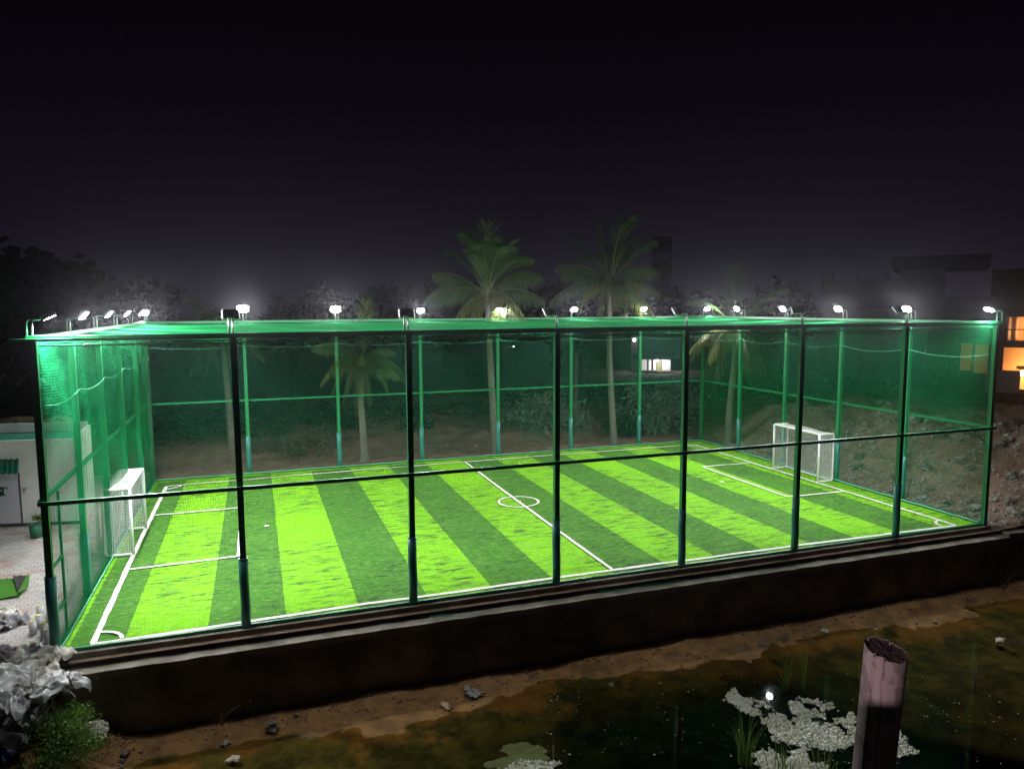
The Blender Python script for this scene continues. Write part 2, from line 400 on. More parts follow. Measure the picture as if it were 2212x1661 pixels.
# ------------------------------------------------------------ cage
cage = empty('netted_cage', (CL/2, CW/2, 0)); tag(cage, 'tall green netted cage of painted posts and rails enclosing the striped football pitch', 'sports cage')
def C(mb, name, m, par=None):
    o = mb.build(name, m, par or cage)
    if par is None: o.location = -cage.location
    return o
posts = []
for x in PX: posts += [(x, 0), (x, CW)]
for y in PY[1:-1]: posts += [(0, y), (CL, y)]
for i, (x, y) in enumerate(posts):
    pmat = m_galv if (x == 0 and y == CW) else m_post
    b = .066
    a = MB(); a.box((x, y, H/2-.02), (2*b, 2*b, H+.04))
    po = C(a, 'post', pmat)
    if pmat is m_galv: po['label'] = 'bare galvanised post'
    corner = x in (0, CL) and y in (0, CW)
    if not corner or (x == 0 and y == 0):
        a = MB(); top = 1.62+.05*math.sin(i*2.3); a.tube([(x, y, .03), (x+.01, y, .5), (x-.006, y, 1.1), (x, y, top)], .105, 14)
        a.tube([(x, y, top), (x, y, top+.02)], .112, 14)
        s_ = a.build('post_sleeve', m_sleeve, po)
def rail(name, p, q, wdt, m=m_post):
    p, q = Vector(p), Vector(q); d = q-p
    a = MB(); a.box((p+q)/2, (d.length, wdt, wdt), math.atan2(d.y, d.x)); return C(a, name, m)
for z, nm, wd in ((H+.055, 'top_rail', .095), (3.2, 'middle_rail', .08)):
    o_ = .066+wd/2+.003 if z < 6 else 0
    rail(nm, (-.12 if z > 6 else -.1, -o_, z), (CL+.12, -o_, z), wd)
    rail(nm, (-.05, CW+o_, z), (CL+.05, CW+o_, z), wd)
    rail(nm, (-o_, .10, z-(.004 if z < 6 else 0)), (-o_, CW-.10, z-(.004 if z < 6 else 0)), wd)
    rail(nm, (CL+o_, .10, z-(.004 if z < 6 else 0)), (CL+o_, CW-.10, z-(.004 if z < 6 else 0)), wd)
# second tube slung just under the near and far top rails
rail('net_rail', (-.4, -.095, H+.02), (CL+.1, -.095, H+.02), .06)
rail('net_rail', (-.05, .085, H-.10), (CL+.05, .085, H-.10), .04)
rail('bottom_rail', (.06, 0, .015), (CL-.06, 0, .015), .075)
rail('bottom_rail', (.06, CW, .03), (CL-.06, CW, .03), .05)
rail('bottom_rail', (0, .06, .03), (0, CW-.06, .03), .04)
rail('bottom_rail', (CL, .06, .03), (CL, CW-.06, .03), .05)
# door post and rail ties in the left end panel
a = MB(); a.box((0, 1.05, 1.6), (.05, .05, 3.2)); C(a, 'gate_post', m_post)
for z in (.75, 1.75):
    a = MB(); a.box((0, .55, z), (.05, .95, .05)); C(a, 'gate_brace', m_post)

def net_mesh(name, O, U, V, lu, lv, sag, cell=.05, r=.0021, su=.28, sv=.28, bays=None, m=m_net, par=None, jit=.006):
    """crossed knotted strings as real thin tubes; sag(u, v) gives how far the net bellies from its plane"""
    O, U, V = (np.array(q, float) for q in (O, U, V)); N = np.cross(U, V)
    verts = []; faces = []; base = 0
    rng = np.random.RandomState(len(name)+int(lu*10))
    def strings(n_str, n_seg, along_u):
        nonlocal base
        a = (np.arange(n_str)+.5)/n_str; t = np.linspace(0, 1, n_seg+1)
        A, T = np.meshgrid(a, t, indexing='ij')
        u, v = (T*lu, A*lv) if along_u else (A*lu, T*lv)
        n, du, dv = sag(u, v)
        edge = np.minimum(1, 8*np.minimum(T, 1-T))
        P = O + U*(u+du)[..., None] + V*(v+dv)[..., None] + N*n[..., None]
        side = V if along_u else U
        for k in range(3):
            an = 2*np.pi*k/3+.5
            verts.append((P + side*(r*math.cos(an)) + N*(r*math.sin(an))).reshape(-1, 3))
        cnt = n_str*(n_seg+1)
        s, q = np.meshgrid(np.arange(n_str), np.arange(n_seg), indexing='ij')
        i0 = (s*(n_seg+1)+q).ravel()
        for k in range(3):
            k2 = (k+1) % 3
            faces.append(np.stack([base+k*cnt+i0, base+k2*cnt+i0, base+k2*cnt+i0+1, base+k*cnt+i0+1], 1))
        base += 3*cnt
    strings(int(lv/cell), max(2, int(lu/su)), True)
    strings(int(lu/cell), max(2, int(lv/sv)), False)
    vs = np.concatenate(verts); fs = np.concatenate(faces)
    me = bpy.data.meshes.new(name)
    me.vertices.add(len(vs)); me.vertices.foreach_set('co', vs.ravel())
    me.loops.add(fs.size); me.loops.foreach_set('vertex_index', fs.ravel().astype(np.int32))
    me.polygons.add(len(fs)); me.polygons.foreach_set('loop_start', np.arange(0, fs.size, 4, dtype=np.int32)); me.polygons.foreach_set('loop_total', np.full(len(fs), 4, dtype=np.int32))
    me.polygons.foreach_set('use_smooth', np.ones(len(fs), dtype=bool))
    me.update(calc_edges=True); me.materials.append(m)
    o = bpy.data.objects.new(name, me); col.objects.link(o)
    o.parent = par or cage
    if par is None: o.location = -cage.location
    return o
def wall_sag(bay, half=3.2, depth=.16, seed=0., lv=H):
    def f(u, v):
        b = np.abs(np.sin(np.pi*u/bay)); k = np.floor(u/bay)
        h = np.where(v < half, np.sin(np.pi*v/half), np.abs(np.sin(np.pi*(v-half)/(lv-half))))
        am = depth*(.6+.4*np.sin(k*2.1+seed)+.3*np.sin(v*1.7+k+seed))
        n = am*b*h + .012*np.sin(u*5.1+v*2.2+seed)*h
        dv = -.045*b*np.abs(h)*(1+.5*np.sin(k*1.7+seed)) + .012*np.sin(u*2.3+seed+v)
        du = .03*np.sin(v*2.9+k*1.3+seed)*np.abs(h) + .01*np.sin(v*9+u)
        return n, du, dv
    return f
def roof_sag(u, v):
    b = np.abs(np.sin(np.pi*u/3.77)); e = np.sin(np.pi*np.clip(v/CW, 0, 1)); n = -(.10*e + .05*b*e + .02*np.sin(u*2+v*1.3)*e)
    eu = np.sin(np.pi*np.clip(u/CL, 0, 1)); n = n*np.minimum(1, eu*4)
    return n, .02*np.sin(v*2+u), .02*np.sin(u*1.7)
net_mesh('net', (0, .06, .03), (1,0,0), (0,0,1), CL, H, wall_sag(3.77, seed=.3, depth=-.10), r=.0018, m=m_gnet)
net_mesh('net', (0, CW-.06, .03), (1,0,0), (0,0,1), CL, H, wall_sag(3.77, seed=1.3, depth=-.16), r=.0014, m=m_gnet)
net_mesh('net', (.06, 0, .03), (0,1,0), (0,0,1), CW, H, wall_sag(CW/5, seed=2.3, depth=.17), cell=.06, r=.0031, m=m_snet)
net_mesh('net', (CL-.06, 0, .03), (0,1,0), (0,0,1), CW, H, wall_sag(CW/5, seed=3.1, depth=.17), cell=.06, r=.0029, m=m_snet)
net_mesh('roof_net', (0, 0, H-.02), (1,0,0), (0,1,0), CL, CW, roof_sag, cell=.06, r=.0028, m=m_rnet, su=.5, sv=.5)
# hem ropes at the foot and sagging stay ropes high in the nets
def rope(pts, r, name='hem_rope'):
    a = MB(); a.tube(pts, r, 5); C(a, name, m_rope)
rope([(.09, y, .05+.02*fbm(y*2, 1)) for y in np.arange(.1, CW, .25)], .022)
rope([(CL-.10, y, .06+.02*fbm(y*2, 2)) for y in np.arange(.1, CW, .25)], .028)
rope([(x, CW-.10, .06+.02*fbm(x*2, 3)) for x in np.arange(.1, CL, .25)], .022)
def stay(p, q, dip):
    p, q = Vector(p), Vector(q); return [p.lerp(q, t) - Vector((0, 0, dip*4*t*(1-t))) for t in np.linspace(0, 1, 9)]
for i in range(7):
    rope(stay((PX[i]+.06, CW-.12, 5.55), (PX[i+1]-.06, CW-.12, 5.55), .10), .007, 'stay_rope')
for i in range(5):
    rope(stay((CL-.12, PY[i]+.06, 5.55), (CL-.12, PY[i+1]-.06, 5.55), .16), .007, 'stay_rope')
    rope(stay((.12, PY[i]+.06, 5.2), (.12, PY[i+1]-.06, 5.2), .12), .007, 'stay_rope')

# ------------------------------------------------------------ floodlights
ld = bpy.data.lights.new('floodlight_beam', 'AREA'); ld.shape = 'ELLIPSE'; ld.size = .33; ld.size_y = .25
ld.energy = LAMP_W; ld.spread = R(158); ld.color = (.97, .985, 1.0)
ldw = ld.copy(); ldw.name = 'wide_floodlight_beam'; ldw.spread = R(178); ldw.energy = LAMP_W*1.7; ldc = ldw.copy(); ldc.energy = LAMP_W*2.6
def make_flood(label, x, y, ang, tilt, wide=False):
    """ang: heading of the beam in the plan, tilt: degrees below level; x, y: the post it stands on"""
    t = empty('floodlight', (x, y, H+.09), R(ang)); tag(t, label, 'floodlight', 'floodlights on top of the cage posts')
    a = MB(); a.tube([(-.10, .09, 0), (-.10, .09, .30), (-.05, .09, .34), (.06, .0, .34)], .020, 8)
    a.tube([(0, 0, 0), (0, 0, .36)], .022, 8); a.tube([(0, 0, .33), (.16, 0, .34)], .016, 8); a.build('bracket', m_galv, t)
    rt = Matrix.Rotation(R(tilt), 3, 'Y'); c = Vector((.30, 0, .40))
    hb = MB(); hb.box(c, (.055, .34, .26), m=rt)
    for k in range(7): hb.box(c + rt @ Vector((-.045, -.135+.045*k, 0)), (.04, .008, .23), m=rt)
    hb.box(c + rt @ Vector((-.05, 0, 0)), (.05, .12, .10), m=rt)
    h = hb.build('housing', m_hous, t)
    yk = MB(); yk.box(c + rt @ Vector((-.01, .182, 0)), (.03, .008, .20), m=rt); yk.box(c + rt @ Vector((-.01, -.182, 0)), (.03, .008, .20), m=rt)
    yk.box(c + rt @ Vector((-.03, 0, -.142)), (.03, .37, .008), m=rt); yk.build('yoke', m_galv, t)
    ln = MB(); ring = []
    for k in range(24):
        an = k*math.pi/12; cc, ss = math.cos(an), math.sin(an); q = (abs(cc)**3+abs(ss)**3)**(-1/3); ring.append((q*cc*.158, q*ss*.118))
    ln.add([c + rt @ Vector((.034, p_, q_)) for p_, q_ in ring], [tuple(range(24))]); ln.add([c + rt @ Vector((.029, p_, q_)) for p_, q_ in ring], [tuple(reversed(range(24)))]); ln.build('lens', m_lens, t)
    lo = bpy.data.objects.new('beam', ldc if wide == 2 else ldw if wide else ld); col.objects.link(lo); lo.parent = t
    d = rt @ Vector((1, 0, 0)); lo.location = c + d*.04
    lo.rotation_euler = Vector(d).to_track_quat('-Z', 'Y').to_euler()
    return t
nx_ = ['first', 'second', 'third', 'fourth', 'fifth', 'sixth', 'seventh', 'eighth']
ab = {0: 'at the near left corner', 5: ''}
for i, x in enumerate(PX[1:-1]):
    make_flood('black backed floodlight seen from behind on the near side, %s post from the left corner' % nx_[i], x, 0, 90 + (8, -6, 14, 20, -12, 10)[i], (38, 34, 40, 36, 38, 40)[i])
for i, x in enumerate(PX):
    fl = make_flood('glaring %swhite floodlight on the far side, %s from the left' % ('glare-enlarged ' if i in (1, 2) else '', nx_[i]), x, CW, -90 + (6, 1, -4, -2, 0, 2, 0, 0)[i], (33, 17, 19, 31, 33, 33, 33, 33)[i])
    if i in (1, 2): fl.scale = ((1.0, 1.45, 1.3), (1.0, 1.3, 1.2))[i-1]  # these two fixtures are enlarged to imitate lens glare
for i, y in enumerate(PY[:-1]):
    make_flood('floodlight tilted inward on the left end rail, %s back from the near corner' % nx_[i], 0, y, (10, -8, -4, -4, -6)[i], (64, 42, 44, 44, 42)[i], 2 if i == 0 else i < 4)
    make_flood('floodlight tilted inward on the right end rail, %s back from the near corner' % nx_[i], CL, y, 180 + (-6, 14, 10, 6, 4)[i], (58, 31, 30, 30, 30)[i])

# ------------------------------------------------------------ goals
def make_goal(x, y, s, label):
    """front plane at x, opening towards -s"""
    t = empty('football_goal', (x, y, .03)); tag(t, label, 'goal', 'football goals')
    w_, h_, d_, r_ = 2.72, 1.95, .72, .042
    def pc(name, pts, r=r_):
        a = MB(); a.tube(pts, r, 10); return a.build(name, m_white, t)
    for sg in (-1, 1): pc('goalpost', [(0, sg*w_/2, 0), (0, sg*w_/2, h_)])
    pc('crossbar', [(0, -w_/2, h_), (0, w_/2, h_)])
    for sg in (-1, 1):
        yy = sg*w_/2
        pc('side_frame', [(0, yy, h_), (s*d_*.9, yy, h_), (s*d_*.98, yy, h_-.03), (s*d_, yy, h_-.12), (s*d_, yy, .12), (s*d_*.97, yy, .03), (s*d_*.9, yy, .01), (0, yy, .01)], .034)
    pc('base_bar', [(s*d_*.95, -w_/2, .02), (s*d_*.95, w_/2, .02)], .034)
    def back(u, v):
        return s*.08*np.sin(np.pi*u/w_)*np.sin(np.pi*v/h_), .02*np.sin(v*6), -.05*np.sin(np.pi*u/w_)
    flat = lambda u, v: (.03*np.sin(u*7)*np.sin(v*3), .01*np.sin(v*7), .01*np.sin(u*5))
    net_mesh('goal_net', (s*(d_-.03), -w_/2, .02), (0,1,0), (0,0,1), w_, h_, back, cell=.045, r=.0042, m=m_wnet, par=t, su=.15, sv=.15)
    for sg in (-1, 1):
        net_mesh('side_net', (0, sg*w_/2, .02), (s,0,0), (0,0,1), d_, h_, flat, cell=.045, r=.0042, m=m_wnet, par=t, su=.15, sv=.15)
    net_mesh('top_net', (0, -w_/2, h_), (s,0,0), (0,1,0), d_, w_, flat, cell=.045, r=.0042, m=m_wnet, par=t, su=.15, sv=.15)
    a = MB(); a.tube(stay((s*.2, -w_/2+.1, h_-.05), (s*d_*.9, -.25, .1), .35), .008, 4)
    a.build('net_cord', m_white, t)
make_goal(.60, 7.62, -1, 'white pipe football goal with net at the left end of the pitch')
make_goal(25.42, 7.80, 1, 'white pipe football goal with net at the right end of the pitch')
# ------------------------------------------------------------ palms
rnd = random.Random(7)
def frond_mesh(mb_l, mb_r, P0, P1, P2, rn, width=.55, droop=.75, nl=72, yellow=None):
    """rachis on a quadratic curve P0-P1-P2, leaflets hanging from both sides"""
    N = 16; pts = []
    for i in range(N+1):
        t = i/N; pts.append(P0*(1-t)**2 + P1*2*t*(1-t) + P2*t*t)
    mb_r.tube(pts, .030, 5, rr=[.034*(1-t/N)+.006 for t in range(N+1)])
    for i in range(nl):
        t = .14 + .86*i/(nl-1); q = t*N; j = min(N-1, int(q)); f = q-j
        p = pts[j].lerp(pts[j+1], f); d = (pts[j+1]-pts[j]).normalized()
        side = d.cross(Vector((0,0,1)))
        if side.length < .15: side = Vector((math.cos(rn.random()*6), math.sin(rn.random()*6), 0))
        side.normalize()
        dz = max(0, d.z)
        ln = width*(.35+1.0*math.sin(math.pi*min(1, .12+t*.86))**.8)*rn.uniform(.8, 1.15)
        for sg in (-1, 1):
            if rn.random() < .06: continue
            a = (side*sg*rn.uniform(.65, .9) + d*rn.uniform(.35, .7)*(1+1.6*dz) + Vector((0,0,-droop*(1-.9*dz)*rn.uniform(.2, .6)))).normalized()
            b = (a*.55 + Vector((rn.uniform(-.1,.1), rn.uniform(-.1,.1), -droop*(1-.85*dz)*rn.uniform(.8, 1.3)))).normalized()
            m_ = p + a*ln*.5; e_ = m_ + b*ln*.55
            wv_ = d*.023 + Vector((0,0,.006))
            mb_l.add([p-wv_*.5, p+wv_*.5, m_+wv_*.75, m_-wv_*.75, e_+wv_*.15, e_-wv_*.15], [(0,1,2,3), (3,2,4,5)])
def make_palm(label, trunk, crown, fronds, seed, n_extra=10, size=2.6, r0=.15, dead=2, leaf=None, extra_el=(-.15, 1.3), scale_leaf=1.0, nuts=False, group='coconut palms outside the cage'):
    rn = random.Random(seed)
    t = empty('palm_tree', trunk[0]); tag(t, label, 'palm tree', group)
    L0 = t.location
    path = []
    for a, b in zip(trunk[:-1], trunk[1:]):
        for k in range(6): path.append(a.lerp(b, k/6))
    path.append(trunk[-1])
    n_ = len(path); a = MB()
    # ringed tapering trunk
    fine = []; rr = []
    for i in range(n_-1):
        for k in range(5):
            q = (i+k/5)/(n_-1); fine.append(path[i].lerp(path[i+1], k/5)-L0); rr.append((r0*1.25-(r0*.45)*q + .06*math.exp(-q*14))*(1+.05*((i*5+k) % 2)))
    a.tube(fine, r0, 10, rr=rr)
    a.build('trunk', m_trunk, t)
    top = trunk[-1]-L0
    gl, gr, yl, dl = MB(), MB(), MB(), MB()
    allf = []
    for (dx, dz, dy, arch) in fronds: allf.append((Vector((0,0,0)) + _r*dx + Vector((0,0,1))*dz + Vector((_fw.x, _fw.y, 0))*dy, arch, 0))
    for i in range(n_extra):
        az = i*2.4+seed; el = extra_el[0] + (extra_el[1]-extra_el[0])*((i*.618) % 1)
        ln = size*rn.uniform(.8, 1.08)
        allf.append((Vector((math.cos(az)*math.cos(el), math.sin(az)*math.cos(el), math.sin(el)))*ln, rn.uniform(.3, .55), 1))
    for i, (tip, arch, kind) in enumerate(allf):
        ln = tip.length; p0 = top + Vector((rn.uniform(-.06,.06), rn.uniform(-.06,.06), rn.uniform(-.15, .12)))
        p1 = p0 + tip*.5 + Vector((0, 0, arch*ln))
        yel = (tip.z < -.30*ln) or (tip.z < .1*ln and rn.random() < .2)
        frond_mesh(yl if yel else gl, gr, p0, p1, p0+tip, rn, width=.70*scale_leaf*(ln/2.6), droop=1.6 if tip.z < .5*ln else .6)
    gl.build('crown', leaf or m_palm, t)
    if yl.v: o = yl.build('crown', m_palmy, t); o['label'] = 'lower yellowing fronds'
    gr.build('frond_ribs', m_stalk, t)
    for k in range(dead):
        az = k*2.1+seed; d0 = Vector((math.cos(az), math.sin(az), 0))
        dl = MB(); frond_mesh(dl, dl, top-Vector((0,0,.1)), top+d0*.7, top+d0*.35-Vector((0,0,1.5)), rn, width=.22, droop=1.4, nl=20)
        dl.build('dead_frond', m_deadf, t)
    if nuts:
        a = MB()
        for k in range(9):
            an = k*2.4; c = top + Vector((math.cos(an)*.22, math.sin(an)*.22, -.18-.08*(k % 3)))
            ico(a, c, .10, rn, .05)
        a.build('coconuts', m_nut, t)
    return t
m_stalk = mat('frond_stalk', (.075, .10, .035), .6)
m_deadf = leafmat('dead_frond', (.28, .17, .08), (.20, .12, .05))
m_nut = mat('coconut_husk', (.24, .15, .05), .7)
_t = (1+5**.5)/2
_ICO = [Vector(q).normalized() for q in ((-1,_t,0),(1,_t,0),(-1,-_t,0),(1,-_t,0),(0,-1,_t),(0,1,_t),(0,-1,-_t),(0,1,-_t),(_t,0,-1),(_t,0,1),(-_t,0,-1),(-_t,0,1))]
_ICF = [(0,11,5),(0,5,1),(0,1,7),(0,7,10),(0,10,11),(1,5,9),(5,11,4),(11,10,2),(10,7,6),(7,1,8),(3,9,4),(3,4,2),(3,2,6),(3,6,8),(3,8,9),(4,9,5),(2,4,11),(6,2,10),(8,6,7),(9,8,1)]
def subdiv(vs, fs):
    vs = list(vs); c = {}; out = []
    def mid(a, b):
        k = (min(a,b), max(a,b))
        if k not in c: vs.append(((vs[a]+vs[b])/2).normalized()); c[k] = len(vs)-1
        return c[k]
    for a, b, d in fs:
        x, y, z = mid(a,b), mid(b,d), mid(d,a); out += [(a,x,z),(b,y,x),(d,z,y),(x,y,z)]
    return vs, out
_I1 = subdiv(_ICO, _ICF); _I2 = subdiv(*_I1)
def ico(mb, c, r, rn, jit=.2, sq=(1,1,1), lvl=1, smooth=False):
    vs, fs = (_ICO, _ICF) if lvl == 0 else _I1 if lvl == 1 else _I2
    o = Vector((rn.uniform(0, 90), rn.uniform(0, 90), 0)); rot = Matrix.Rotation(rn.uniform(0, 6.28), 3, 'Z') @ Matrix.Rotation(rn.uniform(-.5, .5), 3, 'X')
    mb.add([rot @ Vector((v.x*sq[0], v.y*sq[1], v.z*sq[2]))*(r*(1+jit*2*noise.noise(v*1.6+o))) + Vector(c) for v in vs], fs, smooth)

def tp(pts, **kw): return [at(x, y, **kw) for x, y in pts]
def ptrunk(pts, y):
    q = tp(pts, y=y); q[0].z = -.1; return q
make_palm('tallest palm, behind the middle of the far net with a straight upright plume', ptrunk([(1072,985),(1066,900),(1060,800),(1056,720),(1052,640)], 17.3), 0,
    [(0,3.3,.2,.05), (-.7,3.0,.4,.15), (1.2,2.6,-.3,.3), (-1.8,2.2,0,.25), (2.0,1.7,.3,.3), (-3.0,.0,-.2,.36), (2.7,-.1,-.3,.38), (-1.8,-1.7,-1.0,.5), (1.9,-1.5,-1.8,.45), (-.9,-2.1,-.8,.6), (2.6,1.0,1,.25), (-2.6,1.2,.8,.25), (.3,2.6,-.9,.2), (.7,-1.5,-2.0,.5)], 3, 12, 3.0, .15, nuts=True)
make_palm('slim straight palm right of the tallest one, its fronds drooping over the roof net', ptrunk([(1326,965),(1322,880),(1317,780),(1316,690),(1317,615)], 17.2), 0,
    [(-.5,3.3,.2,.05), (1.0,3.0,0,.2), (-1.6,2.4,.3,.25), (2.2,2.3,.3,.2), (-2.3,.7,0,.42), (2.5,.7,.2,.35), (-1.7,-1.4,-.6,.5), (1.4,-1.5,-1.9,.5), (.6,-1.9,-1.6,.55), (2.3,-1.6,-.4,.5), (-.7,-1.7,-1.3,.5), (-2.9,-.8,.8,.3), (2.7,-.4,.9,.35)], 11, 12, 2.9, .14)
make_palm('low palm with crown inside the view of the right end net', [at(1574,965,D=40), at(1576,880,D=40), at(1586,790,D=40), at(1589,715,D=40)], 0,
    [(-.2,3.4,0,.05), (-2.4,1.6,.4,.4), (2.4,2.2,0,.2), (-1.2,-2.9,-.4,.7), (.2,-3.0,-.3,.7), (1.6,-2.2,0,.6), (2.3,.4,-.3,.35), (-2.3,-1.5,.3,.6), (1.2,1.8,.5,.3), (-1.3,2.2,.5,.3)], 5, 8, 2.8, .16, extra_el=(-.9, .8))
make_palm('short bushy palm with long yellow hanging fronds, left of centre behind the far net', ptrunk([(788,1003),(784,930),(780,870),(782,785)], 17.6), 0,
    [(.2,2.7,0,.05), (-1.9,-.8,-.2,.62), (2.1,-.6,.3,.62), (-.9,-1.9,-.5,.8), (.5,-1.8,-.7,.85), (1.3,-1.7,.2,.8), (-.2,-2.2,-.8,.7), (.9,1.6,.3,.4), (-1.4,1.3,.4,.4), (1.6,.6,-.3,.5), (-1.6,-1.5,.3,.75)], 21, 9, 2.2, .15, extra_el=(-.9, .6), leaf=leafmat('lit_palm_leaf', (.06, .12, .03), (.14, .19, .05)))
make_palm('faint palm standing back at the far left beyond the net', [at(503,990,z=-.1), at(496,890,D=38.5), at(487,800,D=38.7), at(484,740,D=38.8)], 0,
    [(-1.9,-.7,0,.5), (1.9,-.9,.2,.5), (-.9,-1.8,-.3,.7), (.8,-1.7,-.3,.7)], 9, 14, 2.5, .15, extra_el=(-.7, 1.2))
make_palm('faint palm between the two tallest palms, further back', [at(1246,945,D=46), at(1243,880,D=46), at(1243,820,D=46), at(1245,760,D=46)], 0,
    [(-1.6,-1.6,0,.6), (1.6,-1.4,0,.6)], 14, 14, 2.5, .15, extra_el=(-.8, .9))

# ------------------------------------------------------------ leafy plants
def leaves(mb, c, rad, n, size, rn, hollow=.5, flat=1.0, clump=.35, sharp=2.2):
    """small leaves gathered into uneven clumps inside an ellipsoid"""
    c = Vector(c); rad = Vector(rad)
    hubs = []
    for i in range(max(6, int(n/70))):
        while True:
            p = Vector((rn.uniform(-1,1), rn.uniform(-1,1), rn.uniform(-1,1)))
            if hollow*rn.random() < p.length < 1: break
        hubs.append(Vector((p.x*rad.x, p.y*rad.y, p.z*rad.z)))
    rm = min(rad)
    for i in range(n):
        h = rn.choice(hubs); p = c + h + Vector((rn.gauss(0,1), rn.gauss(0,1), rn.gauss(0,.8)))*rm*clump*.6
        d = Vector((rn.gauss(0,1), rn.gauss(0,1), rn.gauss(0,.8)+.2)).normalized(); s = size*rn.uniform(.6, 1.4)
        q = d.orthogonal().normalized(); q = Matrix.Rotation(rn.uniform(0, 6.28), 3, d) @ q
        mb.add([p, p+d*s*.5+q*s/sharp*.5, p+d*s, p+d*s*.5-q*s/sharp*.5], [(0,1,2,3)])
def make_shrub(name, label, cat, loc, rad, n, size, m, seed, group=None, clump=.35):
    rn = random.Random(seed); t = empty(name, loc); tag(t, label, cat, group)
    a = MB(); leaves(a, (0, 0, rad[2]*.85), rad, n, size, rn, clump=clump); a.build('foliage', m, t)
    b = MB()
    for k in range(7):
        an = k*.9; e_ = Vector((math.cos(an)*rad[0]*.6, math.sin(an)*rad[1]*.6, rad[2]*1.2)); b.tube([Vector((0,0,-.1)), e_*.4+Vector((0,0,.1)), e_], .02, 5, r1=.006)
    b.build('stem', m_bark, t); return t
def make_tree(label, base, h, cr, seed, m=None, n=3600, group='dark trees on the skyline'):
    rn = random.Random(seed); t = empty('broadleaf_tree', base); tag(t, label, 'tree', group)
    b = MB(); b.tube([(0,0,-.5), (.1,0,h*.3), (-.1,.1,h*.7)], .22*h/8, 8, r1=.08)
    for k in range(6):
        an = k*1.1; b.tube([(0,0,h*.35+.05*k*h), (math.cos(an)*cr*.5, math.sin(an)*cr*.5, h*.6), (math.cos(an)*cr*.8, math.sin(an)*cr*.8, h*.75)], .09, 5, r1=.03)
    b.build('trunk', m_bark, t)
    a = MB()
    for k in range(5):
        an = rn.uniform(0, 6.28); q = rn.uniform(.2, .6)*cr
        leaves(a, (math.cos(an)*q, math.sin(an)*q, h*(.55+.1*k)), (cr*.75, cr*.75, h*.2), n//5, .85, rn, clump=.7, sharp=1.3)
    a.build('crown', m or m_leafd, t); return t
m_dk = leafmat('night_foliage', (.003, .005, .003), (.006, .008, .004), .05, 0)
def dtree(px, D, h, cr, seed, label, m=m_dk):
    p = at(px, 760, D=D); p.z = -.2; return make_tree(label, p, h, cr, seed, m)
dtree(15, 48, 9.2, 4.2, 31, 'tall dark tree at the left edge of the view')
dtree(-60, 40, 7, 3.6, 32, 'dark tree half outside the left edge')
dtree(120, 62, 8.6, 4.2, 33, 'dark round tree behind the near left cage corner')
dtree(300, 75, 8.0, 4.6, 34, 'dark tree behind the far left cage corner')
dtree(650, 90, 7.8, 5, 35, 'distant dark tree right of the brightest floodlights')
dtree(870, 95, 8.2, 5, 36, 'distant dark tree left of the tallest palm')
dtree(960, 82, 8.4, 5, 38, 'distant dark tree behind the tallest palm crown')
dtree(1190, 88, 8.4, 5, 37, 'distant dark tree seen between the two tallest palms')
dtree(1440, 86, 7.8, 4.5, 39, 'distant dark tree behind the far right cage corner')
dtree(1680, 84, 7.8, 4.2, 40, 'dark tree left of the unfinished building')
# banana clump at the left edge
bn = empty('banana_plant', at(45, 960, D=33)); bn.location.z = -.1
tag(bn, 'drooping banana plant with one yellow leaf behind the cabin roof', 'banana plant')
def banana_leaf(mb, p0, az, ln, up, wd):
    d = Vector((math.cos(az), math.sin(az), 0)); s = Vector((-d.y, d.x, 0)); vs = []; fs = []; N = 9
    for i in range(N+1):
        t = i/N; p = Vector(p0) + d*ln*t*.8 + Vector((0,0, up*ln*t - (up+.55)*ln*t*t)); ww = wd*math.sin(math.pi*min(1, .06+t*.94))**.7
        for q in (-1, 0, 1): vs.append(p + s*ww*q + Vector((0,0,-.10*abs(q)*wd)))
    for i in range(N):
        for q in (0, 1): fs.append((3*i+q, 3*i+q+1, 3*i+q+4, 3*i+q+3))
    mb.add(vs, fs, True)
m_ban = leafmat('dry_banana_leaf', (.09, .075, .045), (.15, .12, .08), .3); m_bany = leafmat('yellow_leaf', (.45, .30, .02), (.55, .40, .05), .4)
for k, (dx, dy) in enumerate(((-.9, 0), (.1, .4), (.9, -.2))):
    b = MB(); b.tube([(dx,dy,-.1), (dx+.05,dy,1.5), (dx,dy,3.0)], .16, 8, r1=.09); b.build('stem', m_bark, bn)
    a = MB()
    for j in range(8): banana_leaf(a, (dx, dy, 2.8+.12*(j % 3)), j*.8+k, 2.3, .8-.15*(j % 4), .30)
    a.build('leaves', m_ban, bn)
a = MB(); banana_leaf(a, (.5, -.6, 3.0), -.9, 1.5, .35, .20); o = a.build('leaves', m_bany, bn); o['label'] = 'yellow leaf'

# low growth beyond the far net: one continuous tangled mass
rn = random.Random(3); a = MB()
for i in range(230):
    x = rn.uniform(-28, 62); y = rn.uniform(21.5, 31) + .1*abs(x-13)
    if 27 < x < 50 and y < 24: continue
    if 14 < x < 26 and y < 27: continue
    z = ground_z(x, y); s = rn.uniform(.5, 1.5); leaves(a, (x, y, z+s*.35), (s*1.3, s, s*.75), 150, .20, rn, clump=.6, sharp=1.8)
tag(a.build('undergrowth', m_leafd), 'dark tangled undergrowth beyond the far net', 'undergrowth', kind='stuff')
def gp(px, py):
    p = at(px, py, z=0.0)
    for _ in range(6): p = at(px, py, z=ground_z(p.x, p.y))
    return p
make_shrub('shrub', 'pale leafed shrub behind the far net left of the straight slim palm', 'shrub', gp(1180, 942), (2.3, 1.2, 1.25), 2600, .26, m_leafp, 5, 'shrubs beyond the far net', .5)
